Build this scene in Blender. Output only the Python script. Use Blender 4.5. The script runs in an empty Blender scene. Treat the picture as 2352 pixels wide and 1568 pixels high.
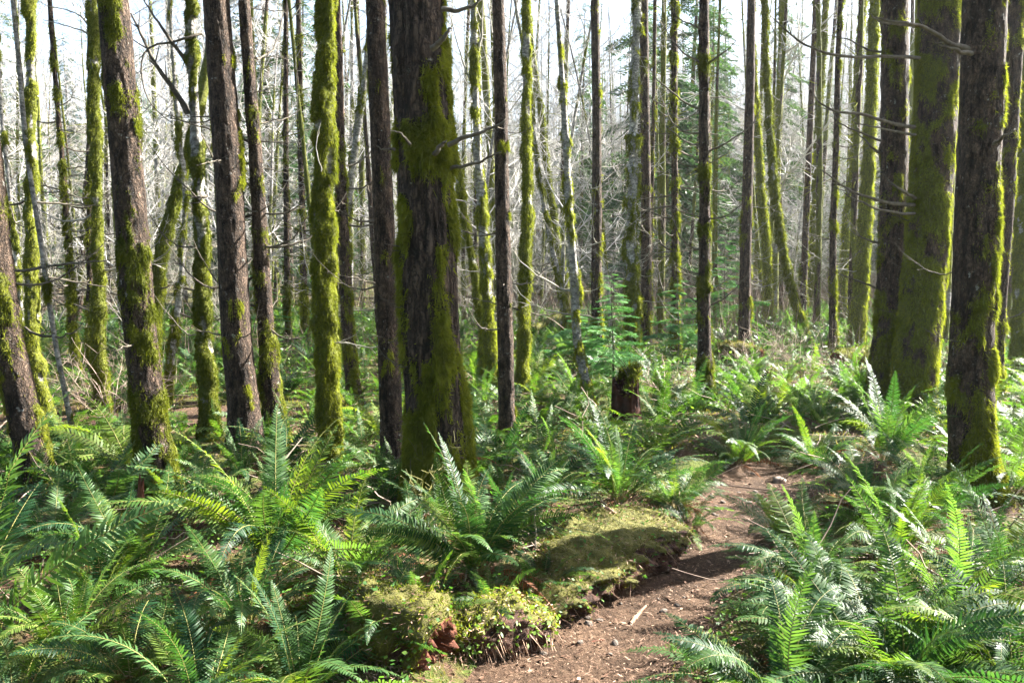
import bpy, math
import numpy as np
from mathutils import Matrix, Vector, Euler

SC = bpy.context.scene
COL = SC.collection
R = math.radians

# ------------------------------------------------------------------ camera, light, exposure
PITCH = R(6.0)
CAM_Z = 1.6
FPX = 1811.0                      # focal length in the units of a 2352 x 1568 picture
cam_data = bpy.data.cameras.new("camera")
cam_data.sensor_width = 36.0
cam_data.lens = 36.0 * FPX / 2352.0
cam_data.clip_start = 0.05
cam_data.clip_end = 2000
cam = bpy.data.objects.new("camera", cam_data)
cam.location = (0, 0, CAM_Z)
cam.rotation_euler = (math.pi / 2 - PITCH, 0, 0)
COL.objects.link(cam)
SC.camera = cam

SUN_AZ, SUN_EL = R(62), R(34)     # clockwise from the viewing direction, height
world = bpy.data.worlds.new("World")
SC.world = world
world.use_nodes = True
wn = world.node_tree
sky = wn.nodes.new("ShaderNodeTexSky")
sky.sky_type = 'NISHITA'
sky.sun_disc = False
sky.sun_elevation = SUN_EL
sky.sun_rotation = SUN_AZ
sky.air_density = 1.0
sky.dust_density = 2.0
wn.links.new(sky.outputs[0], wn.nodes["Background"].inputs[0])
wn.nodes["Background"].inputs[1].default_value = 0.055

sun_data = bpy.data.lights.new("sun", 'SUN')
sun_data.energy = 5.0
sun_data.angle = R(0.5)
sun_data.color = (1.0, 0.95, 0.86)
sun = bpy.data.objects.new("sun", sun_data)
sd = Vector((math.sin(SUN_AZ) * math.cos(SUN_EL), math.cos(SUN_AZ) * math.cos(SUN_EL), math.sin(SUN_EL)))
sun.rotation_euler = sd.to_track_quat('Z', 'Y').to_euler()
sun.location = sd * 60
COL.objects.link(sun)

SC.view_settings.view_transform = 'Standard'
SC.view_settings.look = 'None'
SC.view_settings.exposure = 3.1
SC.view_settings.gamma = 1.0
SC.cycles.max_bounces = 6
SC.cycles.diffuse_bounces = 3
SC.cycles.glossy_bounces = 2
SC.cycles.transmission_bounces = 3
SC.cycles.transparent_max_bounces = 4
SC.cycles.sample_clamp_indirect = 4
SC.cycles.use_adaptive_sampling = True
SC.cycles.adaptive_threshold = 0.02

rng = np.random.default_rng(7)

# ------------------------------------------------------------------ noise
def _hash(ix, iy, iz, seed):
    h = (ix.astype(np.int64) * 374761393 + iy.astype(np.int64) * 668265263 + iz.astype(np.int64) * 2147483647 + seed * 1274126177) & 0xFFFFFFFF
    h = ((h ^ (h >> 13)) * 1274126177) & 0xFFFFFFFF
    h = ((h ^ (h >> 16)) * 2246822519) & 0xFFFFFFFF
    return ((h ^ (h >> 15)) & 0xFFFFFF) / float(0xFFFFFF)

def vn(p, seed=0):
    p = np.asarray(p, float)
    f = np.floor(p)
    t = p - f
    t = t * t * (3 - 2 * t)
    i = f.astype(np.int64)
    r = 0
    for dx in (0, 1):
        wx = t[:, 0] if dx else 1 - t[:, 0]
        for dy in (0, 1):
            wy = t[:, 1] if dy else 1 - t[:, 1]
            for dz in (0, 1):
                wz = t[:, 2] if dz else 1 - t[:, 2]
                r = r + wx * wy * wz * _hash(i[:, 0] + dx, i[:, 1] + dy, i[:, 2] + dz, seed)
    return r

def fbm(p, seed=0, octv=3, gain=.5):
    a, s, n = 1.0, 0.0, 0.0
    p = np.asarray(p, float)
    for k in range(octv):
        s = s + a * vn(p * 2 ** k, seed + 17 * k)
        n += a
        a *= gain
    return s / n

def sstep(a, b, x):
    t = np.clip((x - a) / (b - a), 0, 1)
    return t * t * (3 - 2 * t)

# ------------------------------------------------------------------ terrain and picture rays
CP, SP = math.cos(PITCH), math.sin(PITCH)
def ray(u, v):
    a, b = (u - 1176) / FPX, (784 - v) / FPX
    return np.array([a, CP + SP * b, -SP + CP * b])

def flat(u, v):
    d = ray(u, v)
    t = CAM_Z / -d[2]
    return np.array([d[0] * t, d[1] * t])

def on_plane(u, v, y):
    d = ray(u, v)
    t = y / d[1]
    return np.array([d[0] * t, y, CAM_Z + d[2] * t])

PATH = np.array([flat(*q) for q in ((1245, 1900), (1250, 1700), (1262, 1568), (1385, 1455), (1465, 1390), (1545, 1305),
                                    (1640, 1235), (1712, 1180), (1722, 1130), (1755, 1088), (1810, 1066))])
TRAIL = np.array([flat(*q) for q in ((-60, 985), (160, 978), (330, 966), (440, 952), (560, 950))])

def poly_dist(P, L):
    best = np.full(len(P), 1e9)
    side = np.zeros(len(P))
    for a, b in zip(L[:-1], L[1:]):
        ab = b - a
        t = np.clip(((P - a) @ ab) / (ab @ ab), 0, 1)
        q = P - (a + t[:, None] * ab)
        d = np.hypot(q[:, 0], q[:, 1])
        s = np.sign(ab[0] * q[:, 1] - ab[1] * q[:, 0])
        m = d < best
        best = np.where(m, d, best)
        side = np.where(m, s, side)
    return best, side

def height(x, y):
    x = np.atleast_1d(np.asarray(x, float)); y = np.atleast_1d(np.asarray(y, float))
    P = np.stack([x, y], 1)
    p3 = np.stack([x, y, 0 * x], 1)
    h = .16 * (fbm(p3 * .35, 3, 2) - .5) * sstep(1.5, 6, y) + .07 * (fbm(p3 * 1.6, 5, 2) - .5)
    d, s = poly_dist(P, PATH)
    w = .30 + .06 * (fbm(p3 * 2.5, 9, 2) - .5) * 2
    near = sstep(20, 6, y)
    h = h * sstep(.1, .8, d) - .06 * sstep(w + .18, w - .12, d) * near
    h = h + .10 * np.exp(-((d - .62) / .22) ** 2) * near * (.5 + fbm(p3 * 1.8, 11, 2)) * sstep(1.8, 2.6, y)
    d2, _ = poly_dist(P, TRAIL)
    h = h * sstep(.1, 1.0, d2) - .04 * sstep(.8, .2, d2)
    # valley side that rises behind the wood
    rise = .25 + .10 * sstep(-10, 40, x) + .06 * sstep(-10, -50, x)
    h = h + np.where(y > 46, (np.minimum(y, 112) - 46) * rise * sstep(46, 75, y) - .05 * np.maximum(y - 125, 0) * (y < 400), 0) + 1.2 * (fbm(p3 * .06, 21, 2) - .5) * sstep(25, 60, y)
    return h

def hz(x, y):
    return float(height(x, y)[0])

def at(u, v):
    """the ground point seen at a picture point"""
    d = ray(u, v)
    t = CAM_Z / max(-d[2], .02)
    for k in range(12):
        g = hz(d[0] * t, d[1] * t)
        t = .4 * t + .6 * (CAM_Z - g) / max(-d[2], .02)
    return np.array([d[0] * t, d[1] * t, hz(d[0] * t, d[1] * t)])

# ------------------------------------------------------------------ mesh building
class MB:
    def __init__(s):
        s.V, s.F, s.M, s.A, s.n = [], [], [], [], 0
    def add(s, V, F, m=0, attr=None):
        V = np.asarray(V, float)
        F = np.asarray(F, int)
        s.V.append(V); s.F.append(F + s.n); s.M.append(np.full(len(F), m, int)); s.n += len(V)
        s.A.append(np.zeros(len(V)) if attr is None else np.broadcast_to(np.asarray(attr, float), (len(V),)))
    def tf(s, other, Mx, m_off=0):
        M3 = np.array(Mx)
        for V, F, M, A, n0 in zip(other.V, other.F, other.M, other.A, np.cumsum([0] + [len(v) for v in other.V])[:-1]):
            V2 = V @ M3[:3, :3].T + M3[:3, 3]
            s.V.append(V2); s.F.append(F - n0 + s.n); s.M.append(M + m_off); s.A.append(A); s.n += len(V)
    def mesh(s, name, mats, smooth=True):
        me = bpy.data.meshes.new(name)
        V = np.concatenate(s.V)
        me.vertices.add(len(V))
        me.vertices.foreach_set("co", V.astype(np.float32).ravel())
        sizes = np.concatenate([np.full(len(F), F.shape[1], int) for F in s.F])
        loops = np.concatenate([F.ravel() for F in s.F])
        me.loops.add(len(loops))
        me.loops.foreach_set("vertex_index", loops.astype(np.int32))
        me.polygons.add(len(sizes))
        st = np.concatenate([[0], np.cumsum(sizes)[:-1]])
        me.polygons.foreach_set("loop_start", st.astype(np.int32))
        me.polygons.foreach_set("loop_total", sizes.astype(np.int32))
        me.polygons.foreach_set("material_index", np.concatenate(s.M).astype(np.int32))
        me.polygons.foreach_set("use_smooth", np.full(len(sizes), smooth))
        at_ = me.attributes.new("moss", 'FLOAT', 'POINT')
        at_.data.foreach_set("value", np.concatenate(s.A).astype(np.float32))
        me.update(calc_edges=True)
        me.validate()
        for m in mats:
            me.materials.append(m)
        return me

def obj(name, me, parent=None, loc=None, rot=None, scale=None):
    o = bpy.data.objects.new(name, me)
    COL.objects.link(o)
    if loc is not None: o.location = loc
    if rot is not None: o.rotation_euler = rot
    if scale is not None: o.scale = scale if hasattr(scale, '__len__') else (scale,) * 3
    if parent is not None: o.parent = parent
    return o

def empty(name, loc):
    o = bpy.data.objects.new(name, None)
    o.empty_display_size = .2
    o.location = loc
    COL.objects.link(o)
    return o

def tag(o, label=None, cat=None, group=None, kind=None):
    if label: o["label"] = label
    if cat: o["category"] = cat
    if group: o["group"] = group
    if kind: o["kind"] = kind
    return o

def norm(v):
    return v / np.maximum(np.linalg.norm(v, axis=-1, keepdims=True), 1e-9)

def frames(P):
    T = np.gradient(P, axis=0)
    T = norm(T)
    up = np.where(np.abs(T[:, 2:3]) > .85, np.array([[0., 1, 0]]), np.array([[0., 0, 1]]))
    A = norm(np.cross(up, T)); B = np.cross(T, A)
    return T, A, B

def tube_vf(P, r, k=5, cap=True):
    P = np.asarray(P, float); r = np.broadcast_to(np.asarray(r, float), (len(P),))
    T = norm(np.gradient(P, axis=0))
    m = np.abs(T.mean(0))
    ref = np.eye(3)[np.argmin(m)]
    A = norm(np.cross(np.broadcast_to(ref, T.shape), T)); B = np.cross(T, A)
    th = np.arange(k) * 2 * np.pi / k
    V = P[:, None, :] + r[:, None, None] * (np.cos(th)[None, :, None] * A[:, None, :] + np.sin(th)[None, :, None] * B[:, None, :])
    n = len(P)
    i = np.arange(n - 1)[:, None] * k; j = np.arange(k)[None, :]; j2 = (j + 1) % k
    F = np.stack([i + j, i + j2, i + k + j2, i + k + j], -1).reshape(-1, 4)
    return V.reshape(-1, 3), F

def tube(mb, P, r, k=5, m=0, attr=None):
    V, F = tube_vf(P, r, k)
    mb.add(V, F, m, attr)

def blades(mb, P, D, L, W, m=0, bend=None, attr=None):
    """one thin pointed blade per row, from P along D"""
    n = len(P)
    D = norm(D)
    S = norm(np.cross(D, rng.normal(size=(n, 3)))) * (W / 2)[:, None]
    tip = P + D * L[:, None]
    V = np.stack([P - S, P + S, tip], 1).reshape(-1, 3)
    F = np.arange(n * 3).reshape(-1, 3)
    mb.add(V, F, m, None if attr is None else np.repeat(attr, 3))

def leaflets(mb, P, D, U, L, W, m=0):
    """small leaf per row: kite along D lying across U"""
    D = norm(D)
    S = norm(np.cross(D, U)) * (W / 2)[:, None]
    mid = P + D * (L * .45)[:, None]
    V = np.stack([P, mid + S, P + D * L[:, None], mid - S], 1).reshape(-1, 3)
    mb.add(V, np.arange(len(P) * 4).reshape(-1, 4), m)

# ------------------------------------------------------------------ materials
def material(name):
    m = bpy.data.materials.new(name)
    m.use_nodes = True
    nt = m.node_tree
    return m, nt, nt.nodes, nt.links, nt.nodes["Principled BSDF"]

def N(nt, typ, **kw):
    n = nt.nodes.new(typ)
    for k, v in kw.items():
        if k.startswith("i_"):
            n.inputs[k[2:].replace("_", " ")].default_value = v
        else:
            setattr(n, k, v)
    return n

def noise(nt, scale, detail=4, rough=.55, vec=None, mapscale=None):
    n = N(nt, "ShaderNodeTexNoise")
    n.inputs["Scale"].default_value = scale
    n.inputs["Detail"].default_value = detail
    n.inputs["Roughness"].default_value = rough
    if vec is not None:
        if mapscale:
            mp = N(nt, "ShaderNodeMapping")
            mp.inputs["Scale"].default_value = mapscale
            nt.links.new(vec, mp.inputs[0])
            vec = mp.outputs[0]
        nt.links.new(vec, n.inputs["Vector"])
    return n

def ramp(nt, fac, stops):
    r = N(nt, "ShaderNodeValToRGB")
    el = r.color_ramp.elements
    while len(el) < len(stops): el.new(.5)
    for e, (p, c) in zip(el, stops):
        e.position = p
        e.color = (*c, 1) if len(c) == 3 else c
    nt.links.new(fac, r.inputs[0])
    return r

def mixc(nt, fac, a, b, mode='MIX'):
    m = N(nt, "ShaderNodeMix", data_type='RGBA', blend_type=mode)
    for sock, val in ((m.inputs[0], fac), (m.inputs[6], a), (m.inputs[7], b)):
        if hasattr(val, "is_output"): nt.links.new(val, sock)
        elif isinstance(val, tuple): sock.default_value = (*val, 1)
        else: sock.default_value = val
    return m.outputs[2]

def bump(nt, h, strength, dist, bsdf, prev=None):
    b = N(nt, "ShaderNodeBump")
    b.inputs["Strength"].default_value = strength
    b.inputs["Distance"].default_value = dist
    nt.links.new(h, b.inputs["Height"])
    if prev is not None: nt.links.new(prev, b.inputs["Normal"])
    nt.links.new(b.outputs[0], bsdf.inputs["Normal"])
    return b.outputs[0]

def bark_mat(name, dark, light, lichen, lichen_at, stretch, vscale, moss_a=(.045, .060, .006), moss_b=(.16, .17, .02), crk=.5):
    m, nt, n, l, b = material(name)
    tc = N(nt, "ShaderNodeTexCoord").outputs["Object"]
    base = noise(nt, 26, 7, .75, tc, (1, 1, stretch))
    tone = noise(nt, 2.2, 3, .6, tc)
    col = ramp(nt, base.outputs[0], [(.40, dark), (.60, light)]).outputs[0]
    col = mixc(nt, 1.0, col, ramp(nt, tone.outputs[0], [(.35, (.62, .60, .58)), (.65, (1.08, 1.06, 1.04))]).outputs[0], 'MULTIPLY')
    vo = N(nt, "ShaderNodeTexVoronoi", feature='DISTANCE_TO_EDGE')
    mp = N(nt, "ShaderNodeMapping"); mp.inputs["Scale"].default_value = (1, 1, stretch * 1.1)
    wob = noise(nt, 12, 3, .6, tc)
    add = N(nt, "ShaderNodeVectorMath", operation='MULTIPLY_ADD')
    l.new(wob.outputs["Color"], add.inputs[0]); add.inputs[1].default_value = (.11, .11, .05); l.new(tc, add.inputs[2])
    l.new(add.outputs[0], mp.inputs[0]); l.new(mp.outputs[0], vo.inputs["Vector"])
    vo.inputs["Scale"].default_value = vscale
    crack = ramp(nt, vo.outputs["Distance"], [(0, (crk, crk, crk)), (.26, (1, 1, 1))]).outputs[0]
    col = mixc(nt, 1.0, col, crack, 'MULTIPLY')
    lic = noise(nt, 16, 5, .7, tc)
    lf = ramp(nt, lic.outputs[0], [(lichen_at, (0, 0, 0)), (lichen_at + .07, (1, 1, 1))]).outputs[0]
    col = mixc(nt, lf, col, lichen)
    mn = noise(nt, 26, 5, .7, tc)
    mcol = ramp(nt, mn.outputs[0], [(.3, moss_a), (.7, moss_b)]).outputs[0]
    atn = N(nt, "ShaderNodeAttribute", attribute_name="moss")
    brk = noise(nt, 45, 4, .7, tc)
    mm = N(nt, "ShaderNodeMath", operation='MULTIPLY_ADD')
    l.new(brk.outputs[0], mm.inputs[0]); mm.inputs[1].default_value = .9; 
    off = N(nt, "ShaderNodeMath", operation='SUBTRACT'); l.new(atn.outputs["Fac"], off.inputs[0]); off.inputs[1].default_value = .45
    l.new(off.outputs[0], mm.inputs[2])
    fac = ramp(nt, mm.outputs[0], [(.35, (0, 0, 0)), (.6, (1, 1, 1))]).outputs[0]
    col = mixc(nt, fac, col, mcol)
    l.new(col, b.inputs["Base Color"])
    b.inputs["Roughness"].default_value = .85
    b.inputs["Specular IOR Level"].default_value = .25
    nb = bump(nt, crack, 1.0, .014, b)
    bump(nt, base.outputs[0], 1.0, .022, b, nb)
    return m

M_CONIFER = bark_mat("bark_conifer", (.016, .0095, .006), (.180, .124, .090), (.36, .36, .33), .63, .26, 56, crk=.35)
M_THICK = bark_mat("bark_furrowed", (.018, .0105, .007), (.150, .106, .080), (.30, .31, .27), .67, .15, 26, crk=.22)
M_ALDER = bark_mat("bark_alder", (.20, .195, .185), (.60, .59, .57), (.05, .047, .040), .62, 1.6, 9)
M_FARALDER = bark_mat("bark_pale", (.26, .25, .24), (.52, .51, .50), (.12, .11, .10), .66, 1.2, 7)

def simple(name, a, b_, scale=8, rough=.85, spec=.2, bumpd=0.0, rnd=0.0, transl=0.0, tcol=None, detail=4):
    m, nt, n, l, b = material(name)
    tc = N(nt, "ShaderNodeTexCoord").outputs["Object"]
    ns = noise(nt, scale, detail, .6, tc)
    fac = ns.outputs[0]
    if rnd:
        oi = N(nt, "ShaderNodeObjectInfo")
        ge = N(nt, "ShaderNodeNewGeometry")
        s1 = N(nt, "ShaderNodeMath", operation='MULTIPLY_ADD'); l.new(oi.outputs["Random"], s1.inputs[0]); s1.inputs[1].default_value = rnd; l.new(fac, s1.inputs[2])
        s2 = N(nt, "ShaderNodeMath", operation='MULTIPLY_ADD'); l.new(ge.outputs["Random Per Island"], s2.inputs[0]); s2.inputs[1].default_value = rnd * .6; l.new(s1.outputs[0], s2.inputs[2])
        s3 = N(nt, "ShaderNodeMath", operation='SUBTRACT'); l.new(s2.outputs[0], s3.inputs[0]); s3.inputs[1].default_value = rnd * .8
        fac = s3.outputs[0]
    col = ramp(nt, fac, [(.28, a), (.72, b_)]).outputs[0]
    l.new(col, b.inputs["Base Color"])
    b.inputs["Roughness"].default_value = rough
    b.inputs["Specular IOR Level"].default_value = spec
    if bumpd:
        bump(nt, ns.outputs[0], .8, bumpd, b)
    if transl:
        t = N(nt, "ShaderNodeBsdfTranslucent")
        if tcol:
            l.new(mixc(nt, 1.0, col, tcol, 'MULTIPLY'), t.inputs[0])
        else:
            l.new(col, t.inputs[0])
        mx = N(nt, "ShaderNodeMixShader"); mx.inputs[0].default_value = transl
        l.new(b.outputs[0], mx.inputs[1]); l.new(t.outputs[0], mx.inputs[2])
        l.new(mx.outputs[0], n["Material Output"].inputs[0])
    return m

M_MOSS = simple("moss_fuzz", (.050, .062, .008), (.22, .235, .03), 6, .9, .1, rnd=.35, transl=.42, tcol=(1.6, 1.7, .9))
M_BRIGHTMOSS = simple("moss_carpet", (.060, .068, .014), (.21, .185, .05), 7, .9, .1, rnd=.45, transl=.35, tcol=(1.3, 1.4, .8))
M_TWIG = simple("dead_twig", (.045, .036, .028), (.16, .14, .11), 20, .85, .2, bumpd=.004)
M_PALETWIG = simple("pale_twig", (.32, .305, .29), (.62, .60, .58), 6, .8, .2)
M_TANTWIG = simple("tan_twig", (.15, .11, .085), (.36, .28, .225), 6, .85, .2, rnd=.4)
M_FERN = simple("fern_leaf", (.016, .054, .020), (.054, .116, .034), 2.5, .50, .24, rnd=.9, transl=.42, tcol=(2.3, 2.1, .75))
M_FERNYEL = simple("fern_leaf_yellowish", (.036, .090, .018), (.110, .165, .028), 2.5, .52, .22, rnd=.6, transl=.45, tcol=(1.9, 1.8, .6))
M_RACHIS = simple("fern_stalk", (.13, .13, .035), (.24, .22, .06), 9, .6, .3)
M_DEADFERN = simple("dead_fern_leaf", (.09, .035, .015), (.24, .10, .045), 9, .8, .2, rnd=.5, transl=.25)
M_NEEDLE = simple("hemlock_needles", (.045, .145, .045), (.12, .27, .075), 5, .5, .35, rnd=.5, transl=.35, tcol=(1.5, 1.6, .9))
M_DARKNEEDLE = simple("conifer_needles", (.020, .050, .024), (.060, .115, .040), 5, .55, .3, rnd=.6, transl=.3, tcol=(1.5, 1.6, .8))
M_LEAFLET = simple("small_leaf", (.045, .13, .02), (.14, .24, .04), 6, .5, .35, rnd=.8, transl=.4, tcol=(1.5, 1.6, .7))
M_ROT = simple("rotten_wood", (.035, .014, .009), (.20, .075, .045), 11, .9, .15, bumpd=.03, detail=8)
M_WOOD = simple("weathered_wood", (.14, .075, .045), (.36, .22, .15), 14, .8, .2, bumpd=.008, detail=6)
M_LITTER = simple("dry_litter", (.11, .060, .038), (.42, .28, .20), 3, .8, .2, rnd=1.0)

def ground_mat():
    m, nt, n, l, b = material("forest_floor")
    tc = N(nt, "ShaderNodeTexCoord").outputs["Object"]
    a = noise(nt, 2.2, 5, .65, tc); c = noise(nt, 28, 6, .75, tc); d = noise(nt, 120, 4, .7, tc)
    soil = ramp(nt, c.outputs[0], [(.3, (.030, .018, .011)), (.55, (.085, .050, .030)), (.78, (.20, .13, .085))]).outputs[0]
    green = ramp(nt, c.outputs[0], [(.3, (.025, .045, .008)), (.7, (.10, .12, .022))]).outputs[0]
    f = ramp(nt, a.outputs[0], [(.42, (0, 0, 0)), (.56, (1, 1, 1))]).outputs[0]
    l.new(mixc(nt, f, soil, green), b.inputs["Base Color"])
    b.inputs["Roughness"].default_value = .95
    b.inputs["Specular IOR Level"].default_value = .15
    nb = bump(nt, c.outputs[0], .9, .03, b)
    bump(nt, d.outputs[0], .7, .008, b, nb)
    return m

def path_mat():
    m, nt, n, l, b = material("trodden_soil")
    tc = N(nt, "ShaderNodeTexCoord").outputs["Object"]
    a = noise(nt, 3.5, 4, .6, tc); c = noise(nt, 40, 6, .75, tc); d = noise(nt, 160, 3, .7, tc)
    soil = ramp(nt, c.outputs[0], [(.28, (.030, .018, .011)), (.5, (.082, .050, .032)), (.75, (.19, .125, .082))]).outputs[0]
    f = ramp(nt, a.outputs[0], [(.38, (.55, .54, .53)), (.62, (1.12, 1.12, 1.12))]).outputs[0]
    l.new(mixc(nt, 1.0, soil, f, 'MULTIPLY'), b.inputs["Base Color"])
    b.inputs["Roughness"].default_value = .95
    b.inputs["Specular IOR Level"].default_value = .15
    nb = bump(nt, c.outputs[0], .8, .014, b)
    bump(nt, d.outputs[0], .7, .005, b, nb)
    return m
M_GROUND, M_PATH = ground_mat(), path_mat()

# ------------------------------------------------------------------ ground and paths
def spaced(lo, a, b, hi, step, grow):
    mid = list(np.arange(a, b, step))
    s, x, left = step, a, []
    while x > lo:
        s *= grow; x -= s; left.append(x)
    s, x, right = step, mid[-1], []
    while x < hi:
        s *= grow; x += s; right.append(x)
    return np.array(left[::-1] + mid + right)

gx = spaced(-230, -4.5, 5, 230, .055, 1.10)
gy = spaced(-40, 1.8, 9.5, 320, .055, 1.08)
GX0, GX1, GY0, GY1 = gx[0], gx[-1], gy[0], gy[-1]
X, Y = np.meshgrid(gx, gy)
H = height(X.ravel(), Y.ravel())
mb = MB()
nx, ny = len(gx), len(gy)
ii = (np.arange(ny - 1)[:, None] * nx + np.arange(nx - 1)[None, :])
mb.add(np.stack([X.ravel(), Y.ravel(), H], 1), np.stack([ii, ii + 1, ii + nx + 1, ii + nx], -1).reshape(-1, 4))
tag(obj("ground", mb.mesh("ground", [M_GROUND])), kind="structure")

def resample(P, step):
    d = np.concatenate([[0], np.cumsum(np.linalg.norm(np.diff(P, axis=0), axis=1))])
    n = max(2, int(d[-1] / step))
    s = np.linspace(0, d[-1], n)
    Q = np.stack([np.interp(s, d, P[:, k]) for k in range(P.shape[1])], 1)
    k = max(1, int(.3 / step)) | 1
    pad = np.pad(Q, ((k // 2, k // 2), (0, 0)), mode='edge')
    return np.stack([np.convolve(pad[:, i], np.ones(k) / k, 'valid') for i in range(P.shape[1])], 1)

def strip(name, L, half, lift):
    Q = resample(L, .06)
    T = norm(np.gradient(Q, axis=0)); Nn = np.stack([-T[:, 1], T[:, 0]], 1)
    w = np.linspace(-1, 1, 23) * half
    P = Q[:, None, :] + Nn[:, None, :] * w[None, :, None]
    P = P.reshape(-1, 2)
    p3 = np.c_[P, np.zeros(len(P))]
    edge = np.abs(np.tile(np.linspace(-1, 1, 23), len(Q)))
    z = height(P[:, 0], P[:, 1]) + lift + .018 * (fbm(p3 * 5, 31, 3) - .5) - .05 * sstep(.55, 1.0, edge + .35 * (fbm(p3 * 4, 33, 2) - .5))
    mb = MB(); n = len(Q); k = 23
    i = (np.arange(n - 1)[:, None] * k + np.arange(k - 1)[None, :])
    mb.add(np.c_[P, z], np.stack([i, i + 1, i + k + 1, i + k], -1).reshape(-1, 4)[:, ::-1])
    return tag(obj(name, mb.mesh(name, [M_PATH])), kind="structure")
strip("path", PATH, .47, .016)
strip("path", TRAIL, .8, .02)

# ------------------------------------------------------------------ dead branches (unit length, along +X)
def branch_mb(seed, twigs=5, rise=.25, sag=.12, r0=.012, m=0):
    g = np.random.default_rng(seed)
    t = np.linspace(0, 1, 12)
    w = np.cumsum(g.normal(0, .012, (12, 2)), 0)
    P = np.stack([t, w[:, 0], rise * t ** 2 - sag * np.sin(np.pi * t) + w[:, 1]], 1)
    mb = MB()
    tube(mb, P, r0 * (1 - .78 * t), 5, m)
    for k in range(twigs):
        i = g.integers(3, 11)
        s = g.choice([-1, 1])
        L = g.uniform(.12, .34) * (1.15 - t[i])
        d = norm(np.array([g.uniform(.5, 1.), s * g.uniform(.5, 1.), g.uniform(-.2, .5)]))
        tt = np.linspace(0, 1, 5)[:, None]
        Q = P[i] + d * L * tt + np.array([0, 0, .12 * L]) * tt ** 2 + g.normal(0, .008, (5, 3)) * tt
        tube(mb, Q, r0 * .42 * (1 - .7 * tt[:, 0]), 3, m)
        for q in range(2):
            j = g.integers(1, 4)
            d2 = norm(d + g.normal(0, .7, 3)); L2 = L * g.uniform(.3, .6)
            tube(mb, Q[j] + d2 * L2 * np.linspace(0, 1, 3)[:, None], r0 * .22, 3, m)
    return mb
BR_DARK = [branch_mb(100 + k, 5, r, s, .014).mesh("branch", [M_TWIG]) for k, (r, s) in enumerate([(.45, .1), (.2, .15), (.05, .05), (.55, .05), (-.12, .02), (.3, .2)])]
M_MIDTWIG = simple("grey_twig", (.13, .12, .095), (.42, .40, .35), 9, .85, .2)
BR_PALE = [branch_mb(200 + k, 7, r, s, .008).mesh("branch", [M_MIDTWIG]) for k, (r, s) in enumerate([(.5, .05), (.25, .12), (.6, 0), (.1, .1)])]
STUBS = [branch_mb(300 + k, 0, .1, .0, .05).mesh("branch_stub", [M_TWIG]) for k in range(2)]

# conifer spray (unit length along +X, hanging a little)
def spray_mb(seed, pairs=14, per=7, m_twig=0, m_leaf=1, droop=.22, width=.34, leaf=.055):
    g = np.random.default_rng(seed)
    t = np.linspace(0, 1, 9)
    axis = np.stack([t, .02 * g.normal(size=9).cumsum(), -droop * t ** 1.7], 1)
    mb = MB()
    tube(mb, axis, .010 * (1 - .8 * t), 4, m_twig)
    for i in range(pairs):
        a = .10 + .9 * (i + .5) / pairs
        c = np.array([np.interp(a, t, axis[:, k]) for k in range(3)])
        for s in (-1, 1):
            L = width * (1.08 - a) ** .7 * g.uniform(.7, 1.15) * min(1, a * 4)
            d = norm(np.array([.75 + .2 * g.random(), s, g.normal(0, .12) - .12]))
            q = np.linspace(.05, 1, per)
            P = c + d * (L * q)[:, None] + np.c_[0 * q, 0 * q, -.16 * L * q ** 2]
            for s2 in (-1, 1):
                D = norm(d[None] * .75 + np.cross([0, 0, 1.], d)[None] * s2 * .75 + g.normal(0, .15, (per, 3)))
                leaflets(mb, P, D, np.tile([0, 0, 1.], (per, 1)) + g.normal(0, .35, (per, 3)), leaf * (1.15 - .5 * q) * g.uniform(.8, 1.3, per), np.full(per, leaf * .40), m_leaf)
    return mb
SPRAYS = [spray_mb(400 + k, 17, 7, 0, 1, .22, .36, .075) for k in range(4)]
SPRAYS_LOW = [spray_mb(450 + k, 9, 4, 0, 1, .35, .32, .12) for k in range(4)]
SPRAY_ME = [s.mesh("branch", [M_TWIG, M_NEEDLE]) for s in SPRAYS]

def crown_mb(seed, h, r, n, mats=2):
    """hanging conifer boughs round a stem that runs up +Z from the origin"""
    g = np.random.default_rng(seed)
    mb = MB()
    for i in range(n):
        a = (i + g.random()) / n
        L = r * (1.05 - a) ** .8 * g.uniform(.6, 1.15) + .15
        Mx = Matrix.Translation((0, 0, a * h)) @ Matrix.Rotation(g.uniform(0, 2 * math.pi), 4, 'Z') @ Matrix.Rotation(g.uniform(-.25, .45), 4, 'Y') @ Matrix.Rotation(g.normal(0, .25), 4, 'X') @ Matrix.Scale(L, 4)
        mb.tf(SPRAYS_LOW[g.integers(4)], Mx)
    tube(mb, np.stack([np.zeros(12), np.zeros(12), np.linspace(-.2, h, 12)], 1), np.linspace(.06, .01, 12), 6, 0)
    return mb
CROWNS = [crown_mb(500 + k, 8, 2.0, 46).mesh("crown", [M_TWIG, M_DARKNEEDLE]) for k in range(3)]

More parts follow.
